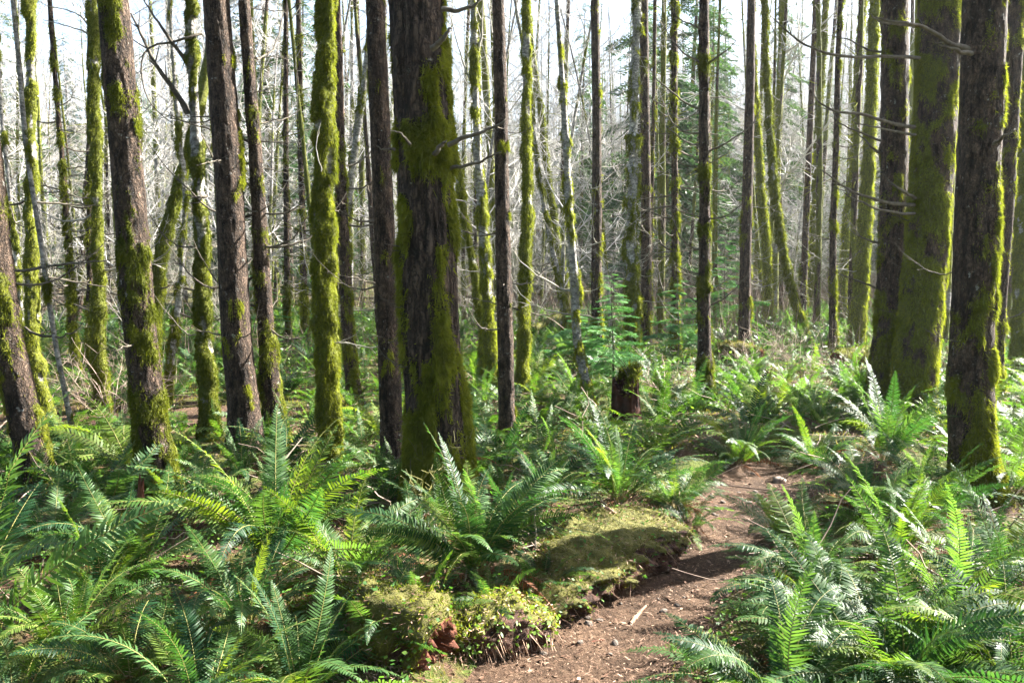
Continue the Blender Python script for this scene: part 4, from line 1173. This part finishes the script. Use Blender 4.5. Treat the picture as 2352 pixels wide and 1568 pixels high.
for q, (a_, b_, c_, r_) in enumerate([((1300, 1500), (1370, 1475), (1450, 1480), .014), ((1390, 1385), (1460, 1372), (1540, 1360), .012), ((1600, 1225), (1660, 1215), (1720, 1222), .014), ((1680, 1150), (1740, 1142), (1790, 1150), .014)]):
    lab = ["half buried root crossing the path near the bottom edge", "thin half buried root crossing the path at its widest", "half buried root across the path beyond the mossy log", "half buried root across the path's far bend"][q]
    stick([gp(*a_, -.012), gp(*b_, .014), gp(*c_, -.012)], r_, r_ * .6, lab, "tree_root", "root", M_ROT, 8, 0, "roots in the path")
M_STONE2 = simple("grey_stone", (.07, .06, .05), (.24, .20, .17), 24, .9, .2, bumpd=.006)
g = np.random.default_rng(77)
pebble = None
for q in range(46):
    i = g.integers(1, len(PATH) - 1); t = g.random()
    c = PATH[i] * (1 - t) + PATH[i - 1] * t + g.normal(0, .22, 2)
    if pebble is None:
        pb = MB(); d = np.stack([np.cos(th_) * np.cos(ph), np.sin(th_) * np.cos(ph), np.sin(ph)], -1).reshape(-1, 3)
        ii_ = np.arange(10)[:, None] * 16; jj_ = np.arange(16)[None, :]; jn_ = (jj_ + 1) % 16
        pb.add(d * (.7 + .6 * fbm(d * 1.4 + 9, 53, 2))[:, None] * [1.2, .9, .6], np.stack([ii_ + jj_, ii_ + jn_, ii_ + 16 + jn_, ii_ + 16 + jj_], -1).reshape(-1, 4))
        pebble = pb.mesh("pebble", [M_STONE2])
    s = g.uniform(.006, .018)
    tag(obj("pebble", pebble, None, (c[0], c[1], hz(*c) + .018), (g.normal(0, .3), g.normal(0, .3), g.uniform(0, 6.28)), s), "small grey brown pebble or clod lying loose on the path", "pebble", "pebbles on the path")

# ------------------------------------------------------------------ bare shrubs
def shrub_mb(seed, h, stems, spread, m=0):
    g = np.random.default_rng(seed)
    mb = MB()
    for s in range(stems):
        a = g.uniform(0, 6.28); L = h * g.uniform(.6, 1.1)
        d = norm(np.array([math.cos(a) * spread, math.sin(a) * spread, 1]))
        tt = np.linspace(0, 1, 9)[:, None]
        bend = norm(np.array([g.normal(), g.normal(), g.normal(-.3, .4)]))
        Q = d * L * tt + bend * .28 * L * tt ** 2 + np.cumsum(g.normal(0, .012 * h, (9, 3)), 0) * tt
        r = .0045 * h ** .5 + .002
        tube(mb, Q, r * (1 - .75 * tt[:, 0]), 4, m)
        for k in range(9):
            i = g.integers(2, 9)
            d2 = norm(d * .7 + g.normal(0, .6, 3)); L2 = L * g.uniform(.18, .4)
            t5 = np.linspace(0, 1, 5)[:, None]
            Q2 = Q[i] + d2 * L2 * t5 + bend * .15 * L2 * t5 ** 2
            tube(mb, Q2, r * .5 * (1 - .7 * t5[:, 0]), 3, m)
            for w in range(3):
                q = g.integers(1, 5); d3 = norm(d2 + g.normal(0, .7, 3))
                tube(mb, Q2[q] + d3 * L2 * g.uniform(.25, .5) * np.linspace(0, 1, 3)[:, None], r * .28, 3, m)
    return mb
SHRUBS = [shrub_mb(900 + q, 1.0, 11, .8).mesh("bare_shrub", [M_TANTWIG]) for q in range(3)] + [shrub_mb(910 + q, 1.0, 8, 1.0).mesh("bare_shrub", [M_TANTWIG]) for q in range(3)]
TALLSHRUB = [shrub_mb(920 + q, 3.4, 9, .5).mesh("bare_shrub", [M_MIDTWIG]) for q in range(5)]
for (u, v, s, q, lab) in [(262, 985, 1.0, 0, "leafless twiggy shrub just left of the tall leaning brown conifer"), (215, 940, .9, 1, "leafless twiggy shrub behind the far trail at left"),
                          (1525, 910, .7, 3, "tan leafless shrub right of the rotten stump"), (1740, 870, .8, 4, "arching tan twigs over the mossy log behind the spiny conifer"),
                          (1840, 860, .8, 2, "pale arching twigs between the spiny conifer and the three big trunks"), (1960, 900, .7, 5, "tan leafless shrub left of the three big trunks")]:
    tag(obj("bare_shrub", SHRUBS[q], None, at(u, v), (0, 0, u), (s, s, s * .9)), lab, "shrub", "bare shrubs")
v_ = shrub_mb(951, .5, 6, .5).mesh("vine_sprig", [M_RACHIS])
tag(obj("vine_sprig", v_, None, at(955, 1185), (0, 0, 1), 1.1), "pale curling leafless sprig between the reddish conifer and the thickest trunk", "sprig")

def clear_xy(x, y, d):
    return np.min((tree_xy[:, 0] - x) ** 2 + (tree_xy[:, 1] - y) ** 2) > d * d

nb = 0
while nb < 70:
    y = 13 + 34 * rng.random(); x = rng.uniform(-.75, .75) * y
    if x > .1 * y and y < 24: continue
    if not clear_xy(x, y, .5): continue
    nb += 1
    s = rng.uniform(.6, 1.15)
    z = "left" if x < -.25 * y else ("middle" if x < .2 * y else "right")
    tag(obj("bare_shrub", TALLSHRUB[rng.integers(5)], None, (x, y, hz(x, y)), (0, 0, rng.uniform(0, 6.28)), (s, s, s)),
        "tall grey leafless shrub in the far wood, %s of the photo" % {"left": "left third", "middle": "middle", "right": "right third"}[z], "shrub", "leafless shrubs of the far wood, " + z)

# ------------------------------------------------------------------ far wood
def bare_mb(seed, h, r):
    g = np.random.default_rng(seed)
    mb, cb = MB(), MB()
    tt = np.linspace(0, 1, 40)
    wob = np.cumsum(np.cumsum(g.normal(0, .010, (40, 2)), 0), 0) * .35
    P = np.stack([wob[:, 0], wob[:, 1], -.3 + (h + .3) * tt], 1)
    V, F = tube_vf(P, r * (1 - .85 * tt), 9)
    ms = sstep(.45, .6, fbm(V * np.array([5, 5, 1.6]), seed, 3) + g.uniform(-.12, .22))
    mb.add(V, F, 0, ms)
    for k in range(34):
        a = .13 + .85 * (k + g.random()) / 34
        c = np.array([np.interp(a, tt, P[:, i]) for i in range(3)])
        az = g.uniform(0, 6.28); el = g.uniform(.25, 1.0)
        d = np.array([math.cos(az) * math.cos(el), math.sin(az) * math.cos(el), math.sin(el)])
        L = (.8 + 2.6 * min(a * 1.6, 1) * (1.15 - a)) * g.uniform(.6, 1.2)
        t6 = np.linspace(0, 1, 7)[:, None]
        Q = c + d * L * t6 + np.array([0, 0, .22 * L]) * t6 ** 2 + np.cumsum(g.normal(0, .03, (7, 3)), 0) * t6
        rb = r * .28 * (1.1 - a)+ .004
        tube(cb, Q, rb * (1 - .75 * t6[:, 0]), 4, 0)
        for w in range(9):
            i = g.integers(2, 7); d2 = norm(d + g.normal(0, .55, 3)); L2 = L * g.uniform(.2, .45)
            t4 = np.linspace(0, 1, 4)[:, None]
            Q2 = Q[i] + d2 * L2 * t4 + np.array([0, 0, .15 * L2]) * t4 ** 2
            tube(cb, Q2, rb * .42 * (1 - .6 * t4[:, 0]), 3, 0)
            for e in range(5):
                d3 = norm(d2 + g.normal(0, .6, 3))
                tube(cb, Q2[g.integers(1, 4)] + d3 * L2 * g.uniform(.3, .6) * np.linspace(0, 1, 3)[:, None], rb * .22, 3, 0)
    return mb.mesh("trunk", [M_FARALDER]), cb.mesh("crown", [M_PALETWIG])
BARE = [bare_mb(1000 + q, h, r) for q, (h, r) in enumerate([(15, .10), (17, .12), (12, .07), (14, .085), (18, .13), (11, .06), (16, .11), (13, .075), (10, .05), (14, .09)])]

def fircrown(seed):
    g = np.random.default_rng(seed)
    h = 15.0
    tb = MB(); tt = np.linspace(0, 1, 24)
    V, F = tube_vf(np.stack([0 * tt, 0 * tt, -.4 + (h + .4) * tt], 1), .15 * (1 - .93 * tt), 9)
    tb.add(V, F, 0, sstep(.45, .6, fbm(V * np.array([5, 5, 2.]), seed, 2)))
    cb = MB()
    n = 100
    for i in range(n):
        a = .07 + .92 * (i + g.random()) / n
        L = 2.5 * (1.03 - a) ** .75 * g.uniform(.55, 1.15) + .2
        Mx = Matrix.Translation((0, 0, a * h)) @ Matrix.Rotation(g.uniform(0, 6.28), 4, 'Z') @ Matrix.Rotation(g.uniform(-.2, .45), 4, 'Y') @ Matrix.Rotation(g.normal(0, .25), 4, 'X') @ Matrix.Scale(L, 4)
        cb.tf(SPRAYS_LOW[g.integers(4)], Mx)
    return tb.mesh("trunk", [M_CONIFER]), cb.mesh("crown", [M_TWIG, M_DARKNEEDLE])
FIRS = [fircrown(1100 + q) for q in range(4)]

def far_tree(pair, x, y, s, name, label, group, sz=1.0):
    root = tag(empty(name, (x, y, hz(x, y) - .1)), label, "tree", group)
    root.rotation_euler = (rng.normal(0, .025), rng.normal(0, .025), rng.uniform(0, 6.28))
    root.scale = (s, s, s * sz)
    for me in pair:
        obj(me.name.split(".")[0], me, root)
    return root

def pole_mb(seed, h, r):
    """slim straight bare conifer: mossy stem set with short dead twigs"""
    g = np.random.default_rng(seed)
    mb, cb = MB(), MB()
    tt = np.linspace(0, 1, 60)
    wob = np.cumsum(np.cumsum(g.normal(0, .004, (60, 2)), 0), 0) * .3
    P = np.stack([wob[:, 0], wob[:, 1], -.3 + (h + .3) * tt], 1)
    V, F = tube_vf(P, r * (1 - .8 * tt) * (1 + .10 * g.normal(size=60)), 9)
    mb.add(V, F, 0, sstep(.42, .6, fbm(V * np.array([5, 5, 1.8]), seed, 3) + g.uniform(-.05, .25)))
    for k in range(int(h * 8)):
        a = .04 + .94 * g.random()
        c = np.array([np.interp(a, tt, P[:, i]) for i in range(3)])
        az = g.uniform(0, 6.28); el = g.normal(.12, .3); L = g.uniform(.2, 1.0) * (1.15 - a) * .9
        d = np.array([math.cos(az) * math.cos(el), math.sin(az) * math.cos(el), math.sin(el)])
        t5 = np.linspace(0, 1, 5)[:, None]
        Q = c + d * L * t5 + np.array([0, 0, g.uniform(-.15, .3) * L]) * t5 ** 2 + g.normal(0, .012, (5, 3)) * t5
        m = int(g.random() < .4)
        tube(cb, Q, (.008 + .004 * m) * (1 - .7 * t5[:, 0]), 3, m)
        for e in range(2):
            tube(cb, Q[g.integers(1, 4)] + norm(d + g.normal(0, .6, 3)) * L * g.uniform(.2, .45) * np.linspace(0, 1, 3)[:, None], .004, 3, m)
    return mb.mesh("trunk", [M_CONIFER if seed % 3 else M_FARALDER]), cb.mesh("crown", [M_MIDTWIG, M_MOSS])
POLES = [pole_mb(1300 + q, h, r) for q, (h, r) in enumerate([(15, .085), (17, .10), (12, .06), (14, .075), (13, .055), (16, .09), (11, .05), (15, .07)])]

n = 0
while n < 240:
    y = 15 + 72 * rng.random() ** 1.1
    x = (rng.uniform(-.78, .66) if rng.random() < .6 else rng.uniform(.1, .70)) * y
    if not clear_xy(x, y, .8): continue
    a = x / y
    if a > .40 and y < 32 and rng.random() < .6: continue
    if -.03 < a < .13 and y > 30 and rng.random() < .3: continue
    if a > .13 and y < 36 and rng.random() < .88: continue
    n += 1
    zone = "left third" if a < -.25 else ("middle" if a < .2 else "right third")
    q = rng.integers(10)
    if y < 20: q = [2, 5, 7, 8][rng.integers(4)]
    far_tree(BARE[q], x, y, rng.uniform(.8, 1.15), "alder_tree", "slender pale leafless alder crowded in the far wood, %s of the photo" % zone, "far leafless alders, " + zone)
n = 0
while n < 150:
    y = 13.5 + 42 * rng.random() ** 1.25
    x = rng.uniform(-.74, .68) * y
    if not clear_xy(x, y, .7): continue
    a = x / y
    if y < 18 and rng.random() < .4: continue
    n += 1
    zone = "left third" if a < -.25 else ("middle" if a < .2 else "right third")
    root = far_tree(POLES[rng.integers(8)], x, y, rng.uniform(.8, 1.15), "conifer_tree", "slim twiggy mossy conifer pole in the far wood, %s of the photo" % zone, "far twiggy poles, " + zone)
    root.rotation_euler[1] = rng.normal(.02, .05)

# the dense leafless wood on the valley side, far behind everything else: one mass
def stem_mb(seed):
    g = np.random.default_rng(seed)
    mb = MB(); h = g.uniform(9, 15)
    t8 = np.linspace(0, 1, 8)
    P = np.stack([np.cumsum(g.normal(0, .10, 8)), np.cumsum(g.normal(0, .10, 8)), h * t8 - .3], 1)
    tube(mb, P, g.uniform(.05, .11) * (1 - .85 * t8), 4, 0)
    for k in range(46):
        a = .10 + .88 * (k + g.random()) / 46
        c = np.array([np.interp(a, t8, P[:, i]) for i in range(3)])
        az = g.uniform(0, 6.28); el = g.uniform(.2, 1.1); L = g.uniform(.6, 2.4) * (1.15 - .8 * a)
        d = np.array([math.cos(az) * math.cos(el), math.sin(az) * math.cos(el), math.sin(el)])
        t3 = np.linspace(0, 1, 4)[:, None]
        Q = c + d * L * t3 + np.array([0, 0, .25 * L]) * t3 ** 2
        tube(mb, Q, .016 * (1 - .6 * t3[:, 0]), 3, 1)
        for e in range(3):
            tube(mb, Q[g.integers(1, 4)] + norm(d + g.normal(0, .6, 3)) * L * g.uniform(.25, .5) * np.linspace(0, 1, 3)[:, None], .010, 3, 1)
    return mb
ST = [stem_mb(1500 + q) for q in range(5)]
fw = MB()
for q in range(620):
    y = 50 + 66 * rng.random(); x = rng.uniform(-.80, .80) * y
    fw.tf(ST[q % 5], Matrix.Translation((x, y, hz(x, y))) @ Matrix.Rotation(rng.uniform(0, 6.28), 4, 'Z') @ Matrix.Scale(rng.uniform(.7, 1.2), 4))
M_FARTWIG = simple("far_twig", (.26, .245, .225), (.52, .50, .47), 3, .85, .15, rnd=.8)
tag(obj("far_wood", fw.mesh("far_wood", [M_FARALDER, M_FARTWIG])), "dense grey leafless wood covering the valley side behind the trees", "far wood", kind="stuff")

FIRPOS = [(-.30, 25), (-.33, 34), (-.27, 38), (-.235, 29), (-.38, 48), (-.62, 34), (-.55, 50), (-.70, 44), (.085, 36), (.185, 27), (.215, 31), (.245, 36), (.15, 34), (.26, 40), (.33, 36), (.40, 44), (.47, 40),
          (.54, 36), (.60, 46), (.66, 38), (.30, 52), (.38, 56), (.45, 60), (.52, 58), (.22, 58), (.12, 62), (.02, 64), (-.08, 60), (-.15, 52), (-.22, 62), (-.46, 66), (.72, 54), (.10, 46), (.35, 70), (.48, 74), (.60, 70), (.26, 74), (.16, 78), (-.3, 76), (-.55, 74)]
for q, (a, y) in enumerate(FIRPOS):
    zone = "left" if a < 0 else ("middle" if a < .28 else "right")
    far_tree(FIRS[q % 4], a * y, y, rng.uniform(.75, 1.1), "conifer_tree", {"left": "green boughed conifer deep in the far wood left of the thickest trunk", "middle": "green boughed conifer behind the rotten stump and the spiny dark conifer", "right": "green boughed conifer on the far slope behind the three big trunks"}[zone], "far green conifers, " + zone)

# unseen conifers continuing the wood behind the camera, added to block sky light
for q, (x, y) in enumerate([(-4, -4.5), (0.5, -6), (4.5, -5), (-8.5, -2), (-7, -8), (-2.5, -9.5), (2.5, -10.5), (7.5, -9), (-12, -5.5), (-11, 1), (-14.5, 5), (-5.5, -14), (1, -15), (6.5, -15), (-12, -12), (11, -14), (-16, -1), (9, -5)]):
    far_tree(FIRS[q % 4], x, y, .95 + .06 * (q % 4), "conifer_tree", "unseen green conifer added behind the photographer to block sky light", "added conifers behind the photographer")

# ------------------------------------------------------------------ low growth and litter (nobody could count these)
def scatter(n, y0, y1, p=1.2, w=.75):
    y = y0 + (y1 - y0) * rng.random(n) ** p
    x = rng.uniform(-w, w, n) * (y + .5)
    return x, y

# leafy ground cover
x, y = scatter(60000, 2.2, 24, 1.3)
pd, _ = poly_dist(np.c_[x, y], PATH); td, _ = poly_dist(np.c_[x, y], TRAIL)
dens = fbm(np.c_[x, y, 0 * x] * 1.1, 61, 3)
keep = (pd > .42) & (td > .7) & (dens + rng.normal(0, .08, len(x)) > .46)
x, y = x[keep], y[keep]
P = np.c_[x, y, height(x, y)]
mb = MB()
nn = len(x); sc = np.clip(y / 6, .8, 2.5)
az = rng.uniform(0, 6.28, nn)
D = np.stack([np.cos(az), np.sin(az), rng.uniform(-.2, .8, nn)], 1)
P[:, 2] += rng.uniform(.02, .16, nn) * sc ** .5
leaflets(mb, P, D, np.tile([0, 0, 1.], (nn, 1)) + rng.normal(0, .5, (nn, 3)), rng.uniform(.018, .05, nn) * sc, rng.uniform(.010, .026, nn) * sc)
tag(obj("ground_cover", mb.mesh("ground_cover", [M_LEAFLET])), "small green leaves of low plants between the ferns", "ground cover", kind="stuff")

# moss and grass blades
x, y = scatter(70000, 2.2, 16, 1.3)
pd, _ = poly_dist(np.c_[x, y], PATH)
dens = fbm(np.c_[x, y, 0 * x + 4] * 1.6, 67, 3)
keep = (pd > .34) & (dens + rng.normal(0, .06, len(x)) > .50)
x, y = x[keep], y[keep]
nn = len(x); mb = MB(); sc = np.clip(y / 5, .8, 2.5)
blades(mb, np.c_[x, y, height(x, y) - .004], np.c_[rng.normal(0, .5, (nn, 2)), np.ones(nn)], rng.uniform(.015, .05, nn) * sc, rng.uniform(.004, .009, nn) * sc)
tag(obj("moss_carpet", mb.mesh("moss_carpet", [M_BRIGHTMOSS])), "yellow green moss carpet on the forest floor", "moss", kind="stuff")

# litter: chips, needles, dry leaf pieces
x, y = scatter(150000, 2.0, 13, 1.3, .72)
pd, _ = poly_dist(np.c_[x, y], PATH)
keep = (pd < .8) | (rng.random(len(x)) < .4)
x, y = x[keep], y[keep]; pd = pd[keep]
nn = len(x)
mb = MB()
az = rng.uniform(0, 6.28, nn)
D = np.stack([np.cos(az), np.sin(az), rng.normal(0, .25, nn)], 1)
big = rng.random(nn) < .06
L = np.where(big, rng.uniform(.02, .05, nn), rng.uniform(.008, .035, nn)); Wd = np.where(big, rng.uniform(.005, .016, nn), rng.uniform(.0015, .005, nn))
leaflets(mb, np.c_[x, y, height(x, y) + .018 + rng.uniform(0, .012, nn)], D, np.tile([0, 0, 1.], (nn, 1)) + rng.normal(0, .4, (nn, 3)), L, Wd)
tag(obj("litter", mb.mesh("litter", [M_LITTER])), "brown needles, chips and dry leaves strewn on path and forest floor", "litter", kind="stuff")

# fallen twigs among the ferns
mb = MB()
x, y = scatter(1500, 3.2, 18, 1.0)
for a, b in zip(x, y):
    if poly_dist(np.array([[a, b]]), PATH)[0][0] < .5 and rng.random() < .6: continue
    L = rng.uniform(.12, .5) * (1 + b / 15); az = rng.uniform(0, 6.28); el = rng.normal(.1, .3)
    t4 = np.linspace(0, 1, 5)[:, None]
    d = np.array([math.cos(az) * math.cos(el), math.sin(az) * math.cos(el), math.sin(el)])
    Q = np.array([a, b, hz(a, b) + .05]) + d * L * t4 + np.array([0, 0, -.1 * L]) * t4 ** 2 + rng.normal(0, .012, (5, 3))
    tube(mb, Q, rng.uniform(.002, .006) * (1 + b / 20) * (1 - .6 * t4[:, 0]), 3)
tag(obj("fallen_twigs", mb.mesh("fallen_twigs", [M_TANTWIG])), "dry fallen twigs scattered between the ferns", "twigs", kind="stuff")

# tan brush in the clearing beyond the ferns
x, y = scatter(26000, 9.5, 46, 1.0, .78)
a = x / y
keep = (fbm(np.c_[x, y, 0 * x] * .25, 71, 2) + .25 * sstep(.05, .3, a) + rng.normal(0, .07, len(x)) > .56)
x, y = x[keep], y[keep]; nn = len(x)
mb = MB()
blades(mb, np.c_[x, y, height(x, y)], np.c_[rng.normal(0, .35, (nn, 2)), np.ones(nn)], rng.uniform(.5, 1.7, nn) * sstep(6, 18, y), rng.uniform(.006, .011, nn) * (1 + y / 30))
tag(obj("brush", mb.mesh("brush", [M_TANTWIG])), "tan leafless brush filling the clearing behind the trunks", "brush", kind="stuff")

# ------------------------------------------------------------------ thin haze volume, added to whiten the far wood like glare
def haze(density):
    m = bpy.data.materials.new("haze")
    m.use_nodes = True
    nt = m.node_tree
    for n in list(nt.nodes):
        if n.type != 'OUTPUT_MATERIAL': nt.nodes.remove(n)
    v = nt.nodes.new("ShaderNodeVolumePrincipled")
    v.inputs["Color"].default_value = (.90, .93, 1.0, 1)
    v.inputs["Density"].default_value = density
    v.inputs["Anisotropy"].default_value = .35
    nt.links.new(v.outputs[0], nt.nodes["Material Output"].inputs["Volume"])
    lo = np.array([GX0 - 2, GY0 - 2, float(H.min()) - 1.0]); hi = np.array([GX1 + 2, GY1 + 2, float(H.max()) + 24.0])
    V = np.array([[x, y, z] for z in (lo[2], hi[2]) for y in (lo[1], hi[1]) for x in (lo[0], hi[0])])
    mb = MB(); mb.add(V, [[0, 2, 3, 1], [4, 5, 7, 6], [0, 1, 5, 4], [2, 6, 7, 3], [0, 4, 6, 2], [1, 3, 7, 5]])
    tag(obj("haze", mb.mesh("haze", [m], False)), "thin haze added through the whole scene to whiten the far trees", "haze", kind="stuff")
haze(.0004)
